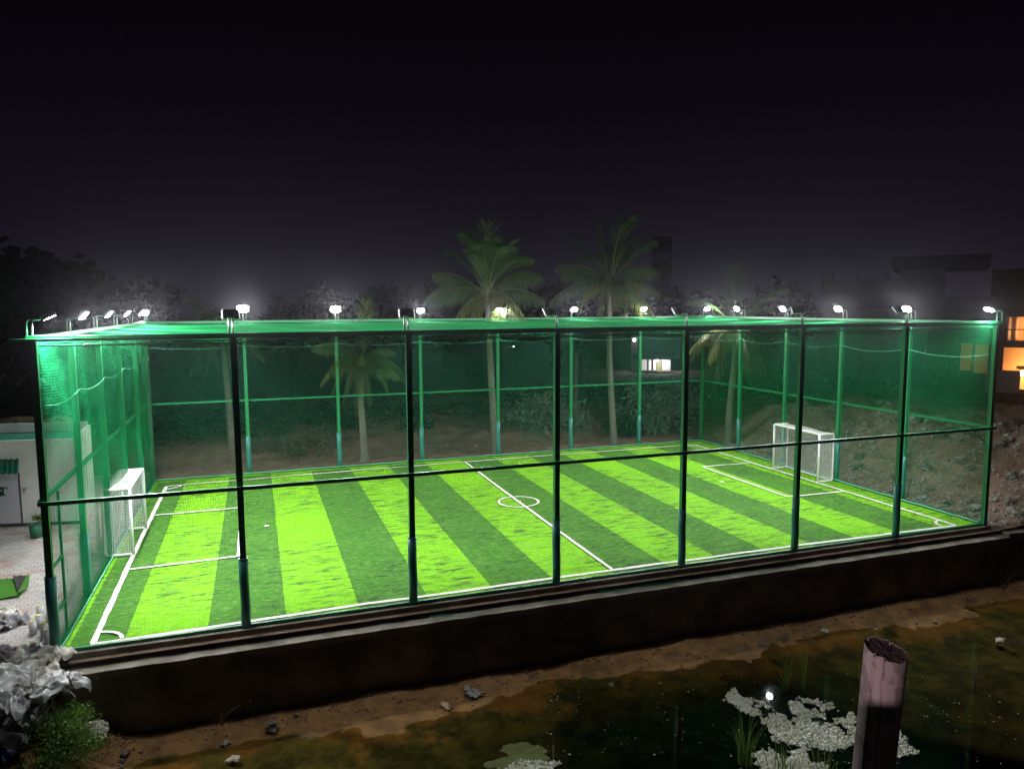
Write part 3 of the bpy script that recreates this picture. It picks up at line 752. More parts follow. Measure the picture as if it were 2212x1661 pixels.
make_shrub('shrub', 'dull green shrub behind the far net between the slim palm and the far corner', 'shrub', gp(1425, 932), (2.6, 1.2, 1.6), 2400, .26, m_leafp, 6, 'shrubs beyond the far net', .5)
make_shrub('shrub', 'small grey green shrub just right of the slim palm trunk', 'shrub', gp(1352, 940), (1.0, .8, .8), 1200, .16, m_leafd, 8, 'shrubs beyond the far net', .5)
make_shrub('shrub', 'brownish scrub behind the far net at the left', 'shrub', gp(650, 985), (2.4, 1.0, .9), 1800, .14, leafmat('dry_scrub', (.09,.075,.045), (.05,.055,.03)), 9, 'shrubs beyond the far net', .5)

# ------------------------------------------------------------ cabin at the left
m_cab = mat('white_cabin_panel', (.82, .81, .79), .45, bump=(3, .1, .01), var=(1.2, (.74, .73, .71), .3))
m_groof = mat('green_roof_sheet', (.02, .22, .14), .45)
m_door = mat('pale_lilac_door', (.62, .60, .66), .5)
m_ink = mat('dark_green_lettering', (.01, .06, .03), .5)
A = at(180, 1130, z=-.05); B = at(207, 1094, z=-.05)
u_ = Vector((-1, .10, 0)).normalized(); v_ = (B-A); v_.z = 0; dep = v_.length; v_.normalize()
Cp = at(45, 1136, z=-.05); u_ = (Cp-A); u_.z = 0; u_.normalize()
cab = empty('toilet_cabin', A); tag(cab, 'white flat roofed toilet cabin with green roof and awning left of the cage', 'cabin')
Wd, Hh = 6.0, 2.95
def P(a, b, z): return u_*a + v_*b + Vector((0,0,z))
def panel(name, m, q, th=None, par=cab):
    """slab from eight corner points given as (a, b, z) ranges"""
    (a0, a1), (b0, b1), (z0, z1) = q; mb = MB()
    mb.add([P(a0,b0,z0), P(a1,b0,z0), P(a1,b1,z0), P(a0,b1,z0), P(a0,b0,z1), P(a1,b0,z1), P(a1,b1,z1), P(a0,b1,z1)],
           [(0,1,2,3),(7,6,5,4),(0,4,5,1),(1,5,6,2),(2,6,7,3),(3,7,4,0)]); return mb.build(name, m, par)
panel('front_wall', m_cab, ((.10, Wd), (0, .08), (0, Hh-.12)))
panel('side_wall', m_cab, ((0, .098), (0, dep), (0, Hh+.08)))
panel('back_wall', m_cab, ((.10, Wd), (dep-.08, dep), (0, Hh+.20)))
panel('roof', m_groof, ((.10, Wd), (.082, dep-.082), (Hh-.30, Hh-.12)))
panel('fascia', m_cab, ((.10, Wd), (-.02, .10), (Hh-.118, Hh-.06)))
panel('plinth', mat('dark_plinth', (.05,.05,.045), .8), ((.02, Wd), (-.03, -.002), (0, .10)))
mb = MB()
for k in range(2):
    b0 = dep*.28+k*.35; mb = MB(); mb.add([P(-.004,b0,.9), P(-.004,b0+.10,.9), P(-.004,b0+.10,2.0), P(-.004,b0,2.0)], [(0,1,2,3)]); mb.build('louvre', mat('grey_louvre', (.12,.13,.13), .6), cab)
# door with lettering and its awning: door edge at photo x = 45
def fa(px, py=1080):   # distance along the front wall of a spot of the photo
    d = at(px, py, D=1)-CAM; d.z = 0; n_ = Vector((-u_.y, u_.x, 0)); k = (A-CAM).dot(n_)/d.dot(n_); return (CAM+d*k-A).dot(u_)
a_d = fa(43); dr = panel('door', m_door, ((a_d, a_d+1.15), (-.035, -.004), (.12, 1.75)))
panel('door_frame', mat('brown_frame', (.10, .07, .06), .6), ((a_d-.05, a_d-.003), (-.045, -.004), (.10, 1.80)))
cu = bpy.data.curves.new('sign', 'FONT'); cu.body = 'RES'; cu.size = .42; cu.extrude = .004; cu.align_x = 'RIGHT'; cu.space_character = 1.02; cu.offset = .020
to = bpy.data.objects.new('lettering_curve', cu); col.objects.link(to); dg = bpy.context.evaluated_depsgraph_get(); me = bpy.data.meshes.new_from_object(to.evaluated_get(dg)); bpy.data.objects.remove(to)
so = bpy.data.objects.new('lettering', me); col.objects.link(so); me.materials.clear(); me.materials.append(m_ink); so.parent = cab
xr = -u_; yr = Vector((0,0,1)); zr = xr.cross(yr)
mm = Matrix((xr, yr, zr)).transposed().to_4x4(); mm.translation = P(fa(7), -.042, 1.06); so.matrix_local = mm
tl = MB()
for ax_, ay_, wx_, wy_ in ((-.14,.145,.05,.29),(-.14,.272,.26,.036),(-.255,.235,.036,.075),(-.025,.235,.036,.075),(-.14,.016,.14,.032)):
    q_ = fa(19)-ax_; k_ = [(q_-wx_/2, ay_-wy_/2), (q_+wx_/2, ay_-wy_/2), (q_+wx_/2, ay_+wy_/2), (q_-wx_/2, ay_+wy_/2)]
    tl.add([P(x_, -.040-.0012*abs(ax_)*10, 1.06+y_) for x_, y_ in k_], [(3,2,1,0)])
tl.build('lettering', m_ink, cab)
aw = MB(); n_ = 42; a0 = a_d-.02; wdt = 1.5; vs = []; fs = []
for i in range(n_+1):
    q = a0-.18 + wdt*i/n_ ; rp_ = .022*math.sin(i*1.35)
    vs += [P(q+.14, -.01, 2.26+rp_), P(q, -.62, 1.90+rp_)]
for i in range(n_): fs.append((2*i, 2*i+1, 2*i+3, 2*i+2))
aw.add(vs, fs, True); o = aw.build('awning', m_groof, cab)
md = o.modifiers.new('thick', 'SOLIDIFY'); md.thickness = .015
tpz = MB(); q = fa(55); tpz.tube([P(q, 0, 1.22), P(q, -.10, 1.22), P(q, -.10, 1.12)], .018, 6); tpz.tube([P(q-.1, -.05, 1.28), P(q+.06, -.05, 1.28)], .012, 5); tpz.build('tap', mat('brass', (.35,.28,.12), .4, .8), cab)
# bucket planter
bk = empty('bucket', at(79, 1160, z=-.05)); tag(bk, 'green plastic bucket holding a small leafy plant beside the cabin', 'bucket')
a = MB(); a.tube([(0,0,0), (0,0,.42)], .16, 16, r1=.20); a.tube([(0,0,.40), (0,0,.44)], .215, 16); a.build('pail', mat('green_plastic', (.02,.13,.07), .5), bk)
a = MB(); leaves(a, (.05,0,.58), (.2,.2,.14), 160, .13, random.Random(2), sharp=2.6); a.build('plant', m_leafg, bk)

# offcut of turf lying on the pavers
def on_yard(px, py): return at(px, py, z=-.05)
tf = empty('turf_offcut', on_yard(22, 1268)); tag(tf, 'folded offcut of green turf with black backing lying on the pavers', 'turf offcut')
def sheet(mb, q, thick_z=0, n=10, seed=0, amp=.04, curl=0):
    c = [Vector(p) for p in q]; vs = []; fs = []
    for j in range(n+1):
        for i in range(n+1):
            s, t = i/n, j/n; p = (c[0]*(1-s)+c[1]*s)*(1-t) + (c[3]*(1-s)+c[2]*s)*t
            p = p + Vector((0,0, thick_z + amp*abs(fbm(p.x*3, p.y*3, seed)) + curl*(s**4)))
            vs.append(p)
    for j in range(n):
        for i in range(n): k = j*(n+1)+i; fs.append((k, k+1, k+n+2, k+n+1))
    mb.add(vs, fs, True)
L0 = tf.location
m_toff = mat('turf_scrap', (.07, .30, .01), .9, bump=(60, .9, .02), var=(20, (.04, .16, .01), .25))
a = MB(); sheet(a, [at(-30,1300,z=-.05)-L0, at(44,1290,z=-.05)-L0, at(50,1250,z=-.05)-L0, at(-20,1254,z=-.05)-L0], .03, seed=1); a.build('turf_face', m_toff, tf)
a = MB(); sheet(a, [at(40,1289,z=-.05)-L0, at(60,1272,z=-.05)-L0, at(64,1248,z=-.05)-L0, at(28,1250,z=-.05)-L0], .07, seed=2, amp=.06); a.build('backing', mat('black_backing', (.03,.03,.03), .8), tf)
a = MB(); sheet(a, [at(38,1292,z=-.05)-L0, at(62,1276,z=-.05)-L0, at(65,1249,z=-.05)-L0, at(58,1252,z=-.05)-L0], .11, seed=3, amp=.03); a.build('turf_face', m_toff, tf)

# concrete test cylinders standing in a loose group
m_cyl = mat('grey_cast_concrete', (.66, .66, .70), .8, bump=(20, .3, .01), var=(5, (.50,.50,.54), .3))
m_cap = mat('yellow_cap', (.62, .55, .22), .8)
cyl = None; sp_ = [(88,1322,0),(94,1344,0),(107,1340,0),(97,1362,0),(118,1352,0),(122,1336,0),(86,1344,0),(72,1358,0),(104,1376,0)]
wh = ['tall one at the back', 'lying beside the back one', 'middle of the row', 'in front of the middle one', 'right front', 'right back', 'left back', 'left front', 'nearest the debris heap']
for i, (px, py, k) in enumerate(sp_):
    lab = 'small grey concrete test cylinder on the pavers, %s' % wh[i]
    if cyl is None:
        cyl = empty('concrete_cylinder', on_yard(px, py)); a = MB(); a.tube([(0,0,0),(0,0,.30)], .075, 14); a.build('body', m_cyl, cyl)
        a = MB(); a.tube([(0,0,.301),(0,0,.315)], .070, 14); a.build('cap', m_cap, cyl); c = cyl
    else: c = copy_tree(cyl)
    c.location = on_yard(px, py+12); c.rotation_euler = (0, 0, i); tag(c, lab, 'concrete cylinder', 'concrete test cylinders'); 
    if i == 1: c.rotation_euler = (R(88), 0, .4); c.location.z += .08

# ------------------------------------------------------------ refuse heap at the lower left
def crumple(name, m, c, size, rn, sq=(1, .8, .55), seed=0, amp=.7, fr=1.7):
    """a crumpled sheet of plastic: a ragged surface folded on itself"""
    n = 34; vs = []; fs = []; o = Vector((seed*7.1, seed*3.3, seed*1.7)); rz = rn.uniform(0, 6.28)
    for j in range(n+1):
        for i in range(n+1):
            s, t = i/n*2-1, j/n*2-1; p = Vector((s, t, 0))
            r_ = 1+.3*noise.noise(Vector((s*2, t*2, seed))); nn = noise.noise_vector(p*fr*.8+o)
            rid = 1-abs(noise.noise(p*fr+o))*2.2; rid2 = -1.3*abs(noise.noise(p*fr*2.3+o)) - .8*abs(noise.noise(p*fr*4.6+o))
            v = Vector((s*r_+nn.x*amp*.8, t*r_+nn.y*amp*.8, (1-.75*(s*s+t*t)/1.2)*1.0 + amp*.9*rid + .35*rid2 + nn.z*.4))
            v = Vector((v.x*sq[0], v.y*sq[1], v.z*sq[2]))*size; vs.append(v)
    for j in range(n):
        for i in range(n): k = j*(n+1)+i; fs.append((k, k+1, k+n+2, k+n+1))
    mb = MB(); mb.add(vs, fs, True); ob = mb.build(name, m); ob.location = c; ob.rotation_euler = (rn.uniform(-.2,.2), rn.uniform(-.2,.2), rz); return ob
m_sheet = mat('milky_plastic', (.86, .86, .87), .28, spec=.6, var=(3, (.66, .64, .62), .25), bump=(9, .4, .02))
m_sheet2 = mat('dirty_white_plastic', (.74, .70, .62), .4, var=(4, (.50, .44, .38), .25), bump=(9, .4, .02))
m_sheet3 = mat('grey_plastic', (.34, .33, .34), .35, var=(3, (.20, .19, .20), .25), bump=(9, .4, .02))
m_card = mat('brown_card', (.38, .22, .12), .8, var=(6, (.22, .13, .08), .25))
m_blue = mat('blue_plastic', (.03, .06, .35), .4)
def hp(px, py):
    """point of the refuse slope seen at a spot of the photo"""
    p = at(px, py, y=-1.2)
    for _ in range(14):
        z = bed_z(p.x, p.y) if p.y < -.35 else -.06
        q = at(px, py, z=z); p = p.lerp(q, .6)
    return p
heap = [ # px, py, size, material, label
 (8,1432,.34,2,'dark grey plastic sack on top left of the refuse heap'), (40,1425,.30,1,'dull plastic sheet at the back of the refuse heap'),
 (72,1425,.30,0,'milky plastic sheet folded at the back of the refuse heap'), (104,1430,.30,1,'crumpled dirty sheet against the wall end'),
 (120,1452,.26,0,'pale crumpled sheet at the wall coping'), (60,1462,.36,0,'long milky sheet across the upper heap'),
 (92,1470,.28,1,'looped strip of dirty white plastic in the upper heap'), (22,1492,.40,0,'bright torn plastic sheet at the left of the heap'),
 (58,1500,.30,1,'flat dirty sheet in the middle of the heap'), (122,1488,.34,0,'bright white plastic bag at the right of the heap'),
 (98,1512,.34,0,'glossy clear plastic bag beneath the white bag'), (20,1530,.34,2,'grey sheet low at the left of the heap'),
 (66,1540,.26,2,'round grey bag in the dark hollow of the heap'), (38,1560,.34,0,'pale sheet hanging over the lower heap'),
 (10,1572,.30,1,'dirty folded sheet at the lower left'), (74,1570,.26,0,'small white scrap beside the stick'),
 (4,1605,.30,2,'grey sheet at the left edge near the pipe'), (14,1300+32,.22,1,'white cloth sack lying on the pavers'),
 (24,1352,.28,2,'dark sack on the pavers behind the cylinders'), (200,1585,.22,1,'white sack behind the green bush'),
]
rn = random.Random(12)
for i, (px, py, s, mi, lab) in enumerate(heap):
    p = hp(px, py); p.z += .02
    tag(crumple('plastic_sheet', (m_sheet, m_sheet2, m_sheet3)[mi], p, s*1.22, rn, seed=i+1), lab, 'plastic sheet', 'crumpled plastic in the refuse heap')
for i in range(30):
    px, py = rn.uniform(-2, 138), rn.uniform(1440, 1600)
    if px > 95 and py > 1520: continue
    p = hp(px, py); p.z += .10
    tag(crumple('plastic_scrap', (m_sheet, m_sheet2, m_sheet, m_sheet3)[i % 4], p, rn.uniform(.07, .15), rn, (1, .6, .5), seed=100+i, amp=.9, fr=2.2), 'small torn scrap of plastic among the larger sheets of the refuse heap', 'plastic scrap', 'small scraps in the refuse heap')
tag(crumple('cardboard_piece', m_card, hp(78, 1486), .14, rn, seed=41, amp=.3), 'crumpled brown card in the middle of the heap', 'cardboard', 'scraps of cardboard')
tag(crumple('cardboard_piece', m_card, hp(60, 1398), .18, rn, (1,.8,.15), seed=42, amp=.2), 'flat brown card lying on the pavers by the cylinders', 'cardboard', 'scraps of cardboard')
tag(crumple('blue_sheet', m_blue, hp(14, 1632), .24, rn, seed=43), 'blue plastic sheet at the bottom left corner', 'plastic sheet')
# small rubbish and earth lumps covering the slope
a = MB(); rn = random.Random(8)
for i in range(900):
    x = rn.uniform(-4.5, 1.6); y = rn.uniform(-3.6, -.45); z = bed_z(x, y)
    if z < WZ+.02: continue
    ico(a, (x, y, z), rn.uniform(.015, .06), rn, .4, (1, .8, .6), 0)
tag(a.build('rubbish_gravel', m_dirt), 'earth lumps and small stones on the refuse slope', 'gravel', kind='stuff')
def stick(name, label, pts, r, m, cat='stick', group=None, r1=None):
    a = MB(); L_ = [Vector(p) for p in pts]; c = L_[0].copy(); a.tube([p-c for p in L_], r, 8, r1=r1); o = a.build(name, m); o.location = c; return tag(o, label, cat, group)
m_wood = mat('grey_wood', (.30, .24, .19), .85, bump=(18, .6, .01), var=(9, (.19, .15, .12), .25))
p0 = hp(90, 1512)+Vector((0,0,.25)); p1 = hp(62, 1612)+Vector((0,0,.15))
stick('wooden_stick', 'pale wooden stick leaning against the left side of the bush', [p0, p0.lerp(p1,.5)+Vector((.01,0,0)), p1], .035, m_wood, group='sticks in the refuse')
p0 = hp(-6, 1600)+Vector((0,0,.12)); p1 = hp(34, 1562)+Vector((0,0,.2))
stick('wooden_stick', 'thick round stick poking out at the bottom left', [p0, p1], .055, m_wood, group='sticks in the refuse')
p0 = hp(150, 1505)+Vector((0,0,.45)); stick('wooden_stick', 'short pale peg sticking up behind the bush', [p0, at(157, 1483, D=(p0-CAM).xy.length)], .018, m_wood, group='sticks in the refuse')
# bush
bp = hp(145, 1650); bt = empty('bush', bp); tag(bt, 'feathery bright green bush at the foot of the refuse heap', 'bush')
a = MB(); rn = random.Random(4)
leaves(a, (0, 0, .45), (.62, .5, .55), 5200, .055, rn, .2, clump=.42, sharp=2.4); leaves(a, (.05, .25, .80), (.3, .3, .25), 1500, .05, rn, .1, clump=.5, sharp=2.4)
leaves(a, (-.35, -.25, .1), (.35, .4, .2), 900, .09, rn, .1, clump=.6, sharp=1.9)
a.build('foliage', m_leafg, bt)
b = MB()
for k in range(16):
    an = k*2.4; e_ = Vector((math.cos(an)*.45, math.sin(an)*.4, .75+.2*(k % 3))); b.tube([Vector((0,0,-.05)), e_*.45+Vector((0,0,.1)), e_], .010, 5, r1=.003)
b.build('stem', m_leafg, bt)

# ------------------------------------------------------------ pond: scum, grasses, stones, litter
def wp(px, py, z=WZ): return at(px, py, z=z)
def inpoly(p, poly):
    c = False; n = len(poly)
    for i in range(n):
        a, b = poly[i], poly[i-1]
        if (a[1] > p[1]) != (b[1] > p[1]) and p[0] < (b[0]-a[0])*(p[1]-a[1])/(b[1]-a[1])+a[0]: c = not c
    return c
m_bub = mat('froth_bubble', (.80, .80, .70), .10, spec=1.0)
m_foam = mat('pond_scum', (.80, .79, .72), .3, spec=.6, var=(3.5, (.36, .35, .16), .18, 8), bump=(60, .6, .01))
def scum(label, pix, seed, step=.017):
    poly = [wp(*q) for q in pix]; poly = [(p.x, p.y) for p in poly]
    xs = [p[0] for p in poly]; ys = [p[1] for p in poly]; x0, y0 = min(xs)-.1, min(ys)-.1
    nx, ny = int((max(xs)+.1-x0)/step), int((max(ys)+.1-y0)/step)
    ok = {}; vs = []; fs = []
    c = Vector((sum(xs)/len(xs), sum(ys)/len(ys), WZ))
    def vid(i, j):
        if (i, j) not in ok:
            x, y = x0+i*step, y0+j*step; h = noise.noise(Vector((x*13, y*13, seed))); h2 = noise.noise(Vector((x*31, y*31, seed)))
            vs.append((x-c.x, y-c.y, .006+.030*max(0, h+.3)+.022*abs(h2)+.020*noise.noise(Vector((x*70, y*70, seed)))+.010*(((i*7349+j*9151)*2654435761 >> 7) % 5)/4)); ok[(i, j)] = len(vs)-1
        return ok[(i, j)]
    for j in range(ny):
        for i in range(nx):
            x, y = x0+(i+.5)*step, y0+(j+.5)*step
            w1 = noise.noise_vector(Vector((x*1.8, y*1.8, seed)))*.16 + noise.noise_vector(Vector((x*6, y*6, seed)))*.12 + noise.noise_vector(Vector((x*17, y*17, seed)))*.07
            hole = noise.fractal(Vector((x*1.6, y*1.6, seed+5)), .8, 2, 4)
            if inpoly((x+w1.x, y+w1.y), poly) and hole + .25*noise.noise(Vector((x*9, y*9, seed))) > -.25: fs.append((vid(i,j), vid(i+1,j), vid(i+1,j+1), vid(i,j+1)))
    if not fs: return
    mb = MB(); mb.add(vs, fs, False); o = mb.build('scum_patch', m_foam); o.location = c
    rb_ = random.Random(seed); bb = MB()
    for q in range(min(2600, len(vs)//5)):
        v = rb_.choice(vs); ico(bb, (v[0], v[1], v[2]+.004), rb_.uniform(.007, .020), rb_, 0, (1, 1, .7), 1, True)
    bo = bb.build('bubbles', m_bub, o); bo['kind'] = 'stuff'
    md = o.modifiers.new('thick', 'SOLIDIFY'); md.thickness = .02; md.offset = -1
    tag(o, label, 'pond scum', 'patches of floating scum')
scum('long frothy scum patch curving down from the water reflection', [(1566,1500),(1588,1488),(1600,1505),(1640,1515),(1672,1530),(1700,1556),(1735,1585),(1745,1612),(1738,1640),(1755,1661),(1690,1661),(1700,1625),(1672,1600),(1655,1570),(1628,1548),(1590,1525),(1572,1516)], 1)
scum('wide glittering scum patch touching the left of the wooden post', [(1702,1520),(1722,1505),(1752,1508),(1800,1522),(1850,1545),(1850,1600),(1828,1618),(1790,1622),(1745,1604),(1722,1570),(1712,1550)], 2)
scum('small scum patch at the bottom centre edge', [(1095,1661),(1100,1652),(1150,1645),(1205,1642),(1212,1650),(1195,1661),(1195,1690),(1090,1690)], 3)
scum('frothy patch under the reeds at the bottom edge', [(1622,1625),(1660,1618),(1700,1640),(1740,1650),(1790,1655),(1795,1700),(1700,1700),(1640,1650)], 4)
scum('thin scum streak right of the wooden post', [(1938,1580),(1955,1590),(1968,1615),(1985,1632),(1960,1645),(1940,1640),(1935,1661),(1925,1661)], 5)
m_pad = mat('yellow_green_weed', (.13, .15, .03), .6, var=(6, (.07, .08, .02), .3))
a = MB(); pc = wp(1140, 1625)
for px, py, s in ((1105,1618,.22),(1128,1612,.18),(1150,1625,.28),(1120,1635,.25),(1165,1640,.2),(1090,1650,.26),(1135,1650,.3),(1060,1652,.15),(1178,1652,.15)):
    p = wp(px, py)-pc; n_ = 14
    a.add([p+Vector((0,0,.03))]+[p+Vector((s*math.cos(k*.4488)*(1+.25*math.sin(k*3)), s*.8*math.sin(k*.4488), .012+.01*(k % 2))) for k in range(n_)], [(0, k+1, (k+1) % n_+1) for k in range(n_)])
o = a.build('floating_weed', m_pad); o.location = pc; tag(o, 'yellowish mat of floating weed at the bottom centre', 'water weed')
# fine specks of duckweed over the open water
a = MB(); rn = random.Random(77)
for i in range(420):
    px, py = rn.uniform(1150, 2200), rn.uniform(1430, 1661); p = wp(px, py)
    if bed_z(p.x, p.y) > WZ-.02 or noise.noise(p*.9) < -.05: continue
    ico(a, (p.x, p.y, WZ+.004), rn.uniform(.006, .022), rn, .2, (1, 1, .3), 0)
tag(a.build('duckweed', m_foam), 'scattered pale specks floating on the pond', 'duckweed', kind='stuff')

m_reed = leafmat('reed_blade', (.09, .17, .03), (.16, .22, .05), .3); m_dry = leafmat('dry_blade', (.22, .18, .08), (.30, .24, .12), .2)
def tuft(label, px, py, n, h, spread, seed, m=m_reed, group='grass tufts at the pond', bent=.35, name='grass_tuft'):
    rn = random.Random(seed); p = wp(px, py); p.z = max(bed_z(p.x, p.y) if p.y < -.4 else p.z, WZ-.03)
    t = empty(name, p); tag(t, label, 'grass tuft', group); a = MB()
    for i in range(n):
        an = rn.uniform(0, 6.28); r_ = rn.uniform(0, spread); b = Vector((math.cos(an)*r_, math.sin(an)*r_, 0)); hh = h*rn.uniform(.5, 1.1); k = bent*rn.uniform(.2, 1.3)
        d = Vector((math.cos(an+rn.uniform(-.6,.6)), math.sin(an+rn.uniform(-.6,.6)), 0)); wd = .011; vs = []; N = 6
        s = Vector((-_fw.y, _fw.x, 0)); s = (_r*.8+s*rn.uniform(-.5,.5)).normalized()
        for j in range(N+1):
            q = j/N; c = b + d*hh*k*q*q + Vector((0,0,hh*(q-.35*k*q**3))); ww = wd*(1-q)**.6+.001; vs += [c-s*ww, c+s*ww]
        a.add(vs, [(2*j, 2*j+1, 2*j+3, 2*j+2) for j in range(N)])
    a.build('blades', m, t); return t
tuft('upright green reed tuft beside the lamp reflection in the pond', 1697, 1490, 12, 1.0, .09, 1, bent=.5)
tuft('slender two bladed reed right of the green reed tuft', 1735, 1487, 5, 1.35, .04, 2, bent=.2)
tuft('tall reed clump at the bottom edge left of the scum', 1606, 1652, 26, 1.25, .16, 3, bent=.3)
tuft('single thin reed above the scum patch', 1600, 1470, 2, .5, .02, 4)
tuft('grass growing under the scum at the bottom edge', 1690, 1665, 26, .55, .45, 5, bent=.5)
tuft('sparse grass left of the post base at the bottom edge', 1780, 1660, 14, .55, .30, 6, bent=.4)
tuft('pair of green blades hanging by the left of the wooden post', 1858, 1515, 4, 1.1, .05, 7, bent=.25)
tuft('dry grass clump at the right end of the mud bank', 1985+200, 1395, 12, .6, .15, 8, m_dry)
tuft('dry weeds at the foot of the wall left of centre', 480, 1583, 16, .55, .25, 9, m_dry, bent=.7)
tuft('thin weeds at the foot of the wall near the second post', 545, 1560, 14, .7, .2, 10, m_dry, bent=.6)
tuft('weeds hanging at the foot of the wall right of centre', 1630, 1365, 14, .6, .25, 11, m_dry, bent=.8)
tuft('tiny weed at the wall foot below the third bay', 705, 1512, 10, .3, .06, 12)
tuft('dry twiggy weed in the shade under the right wall end', 2168, 1280, 20, .9, .35, 13, m_dry, bent=.7)
# thin sticks added to imitate reflections of the cage posts in the water
for i, (px, py, h, lab) in enumerate(((1195,1640,.62,'thin pale stick imitating a post reflection near the bottom centre'), (1463,1590,1.0,'thin stick imitating a post reflection left of the scum'), (2108,1470,1.1,'thin pale stick imitating a post reflection in dark water at the right'))):
    p = wp(px, py); stick('post_reflection', lab, [p-Vector((0,0,.2)), p+Vector((0,0,h*.45))], .008, m_wood, 'imitated reflection', 'imitated post reflections in the pond')

# stones, litter, sticks along the mud bank
def stone(mb_r, rn, lvl=2): a = MB(); ico(a, (0,0,0), 1, rn, .38, (1, .75, .6), lvl); return a
rn = random.Random(5)
kinds = []
for k in range(6):
    a = stone(0, rn, 1 if k % 2 else 2); o = a.build('rock', (m_rock, m_rock2)[k % 2]); kinds.append(o)
used = set()
def put_rock(p, s, label, group, k, name='rock'):
    src = kinds[k]
    if k not in used: o = src; used.add(k)
    else: o = src.copy(); col.objects.link(o)
    o.name = name; o.location = p; o.scale = (s, s, s); o.rotation_euler = (rn.uniform(-.4,.4), rn.uniform(-.4,.4), rn.uniform(0,6.28)); return tag(o, label, 'rock', group)
def mudp(px, py):
    p = wp(px, py, -1.85)
    for _ in range(8): p = at(px, py, z=max(WZ, bed_z(p.x, min(p.y, -.64)))); p.y = min(p.y, -.64)
    return p
for px, py, s, lab in ((587,1572,.17,'pale block of stone on the mud below the first near post'), (735,1505,.10,'brown stone at the wall foot below the second bay'), (752,1500,.09,'brown stone next to the other one at the wall foot'),
    (1008,1490,.11,'grey stone at the wall foot left of the torn bag'), (695,1517,.08,'dark small stone at the wall foot'), (270,1630,.10,'brown stone right of the bush'), (262,1645,.07,'white pebble right of the bush'),
    (488,1608,.10,'flat pale stone on the mud at the left'), (640,1545,.06,'small grey stone on the bank'), (2020,1345,.07,'white pebble on the right mud bank'), (1320,1480,.06,'white pebble below the middle of the wall'), (1140,1440,.05,'tiny pale stone at the wall foot'), (800,1500,.07,'small dark stone on the bank edge'), (1645,1395,.10,'pale slab of stone among weeds at the wall foot')):
    put_rock(mudp(px, py)+Vector((0,0,s*.3)), s, lab, 'stones on the mud bank', rn.randrange(6), 'stone')
for i, (px, py, s, m, lab) in enumerate(((1022,1500,.20,m_sheet3,'torn grey plastic bag on the mud below the wall'), (962,1528,.13,mat('tan_paper', (.42,.32,.18), .7),'tan paper scrap on the mud left of the torn bag'), (1782,1365,.12,m_sheet2,'small white scrap on the right part of the mud bank'), (1990,1278,.14,m_sheet,'white litter at the far right end of the bank'),(2160,1385,.14,m_sheet2,'pale flat litter at the right edge of the pond'),(505,1600+40,.12,m_sheet2,'white litter on the mud at the lower left'))):
    p = mudp(px, py)
    tag(crumple('litter', m, p+Vector((0,0,.03)), s, rn, (1,.7,.35), seed=60+i, amp=.5), lab, 'litter', 'litter on the mud bank')
for i, (q0, q1, lab) in enumerate((((2045,1287),(2085,1300),'thin stick lying on the mud at the right'), ((2040,1290),(2070,1283),'short stick crossing the thin one at the right'), ((1483,1412),(1510,1422),'bent twig on the mud below the fifth post'), ((2085,1290),(2110,1305),'loop of dry stalk on the mud at the far right'), ((1505,1424),(1512,1410),'forked twig beside the bent twig'))):
    stick('twig', lab, [mudp(*q0)+Vector((0,0,.03)), mudp(*q1)+Vector((0,0,.06))], .014, m_wood, 'twig', 'twigs on the mud bank')
# gravel on the bank
a = MB(); rn2 = random.Random(15)
for i in range(2600):
    x = rn2.uniform(.5, 30); y = -.65-abs(rn2.gauss(0, .5)); z = bed_z(x, y)
    if z < WZ-.01: continue
    ico(a, (x, y, z+.004), .009+.045*rn2.random()**4, rn2, .3, (1, .8, .6), 0)
tag(a.build('bank_gravel', m_dirt), 'fine gravel and crumbs of mud on the bank', 'gravel', kind='stuff')
# cable offcuts and leaves lying on the coping
for i, (x0_, x1_, lab) in enumerate(((7.9, 8.5, 'dark green net scrap lying on the coping below the second near post'), (12.4, 15.2, 'long loose green cord on the coping near the middle of the wall'), (17.8, 19.1, 'loose dark cord on the coping right of the middle'), (20.2, 21.6, 'short dark cord on the coping near the sixth near post'))):
    pts = [(x, -.36+.10*fbm(x*1.5, i*3.1), -.245+.03*abs(fbm(x*3, i))) for x in np.linspace(x0_, x1_, 14)]
    stick('loose_cord', lab, pts, .012, m_net if i < 2 else m_black, 'cord', 'loose cords on the coping')

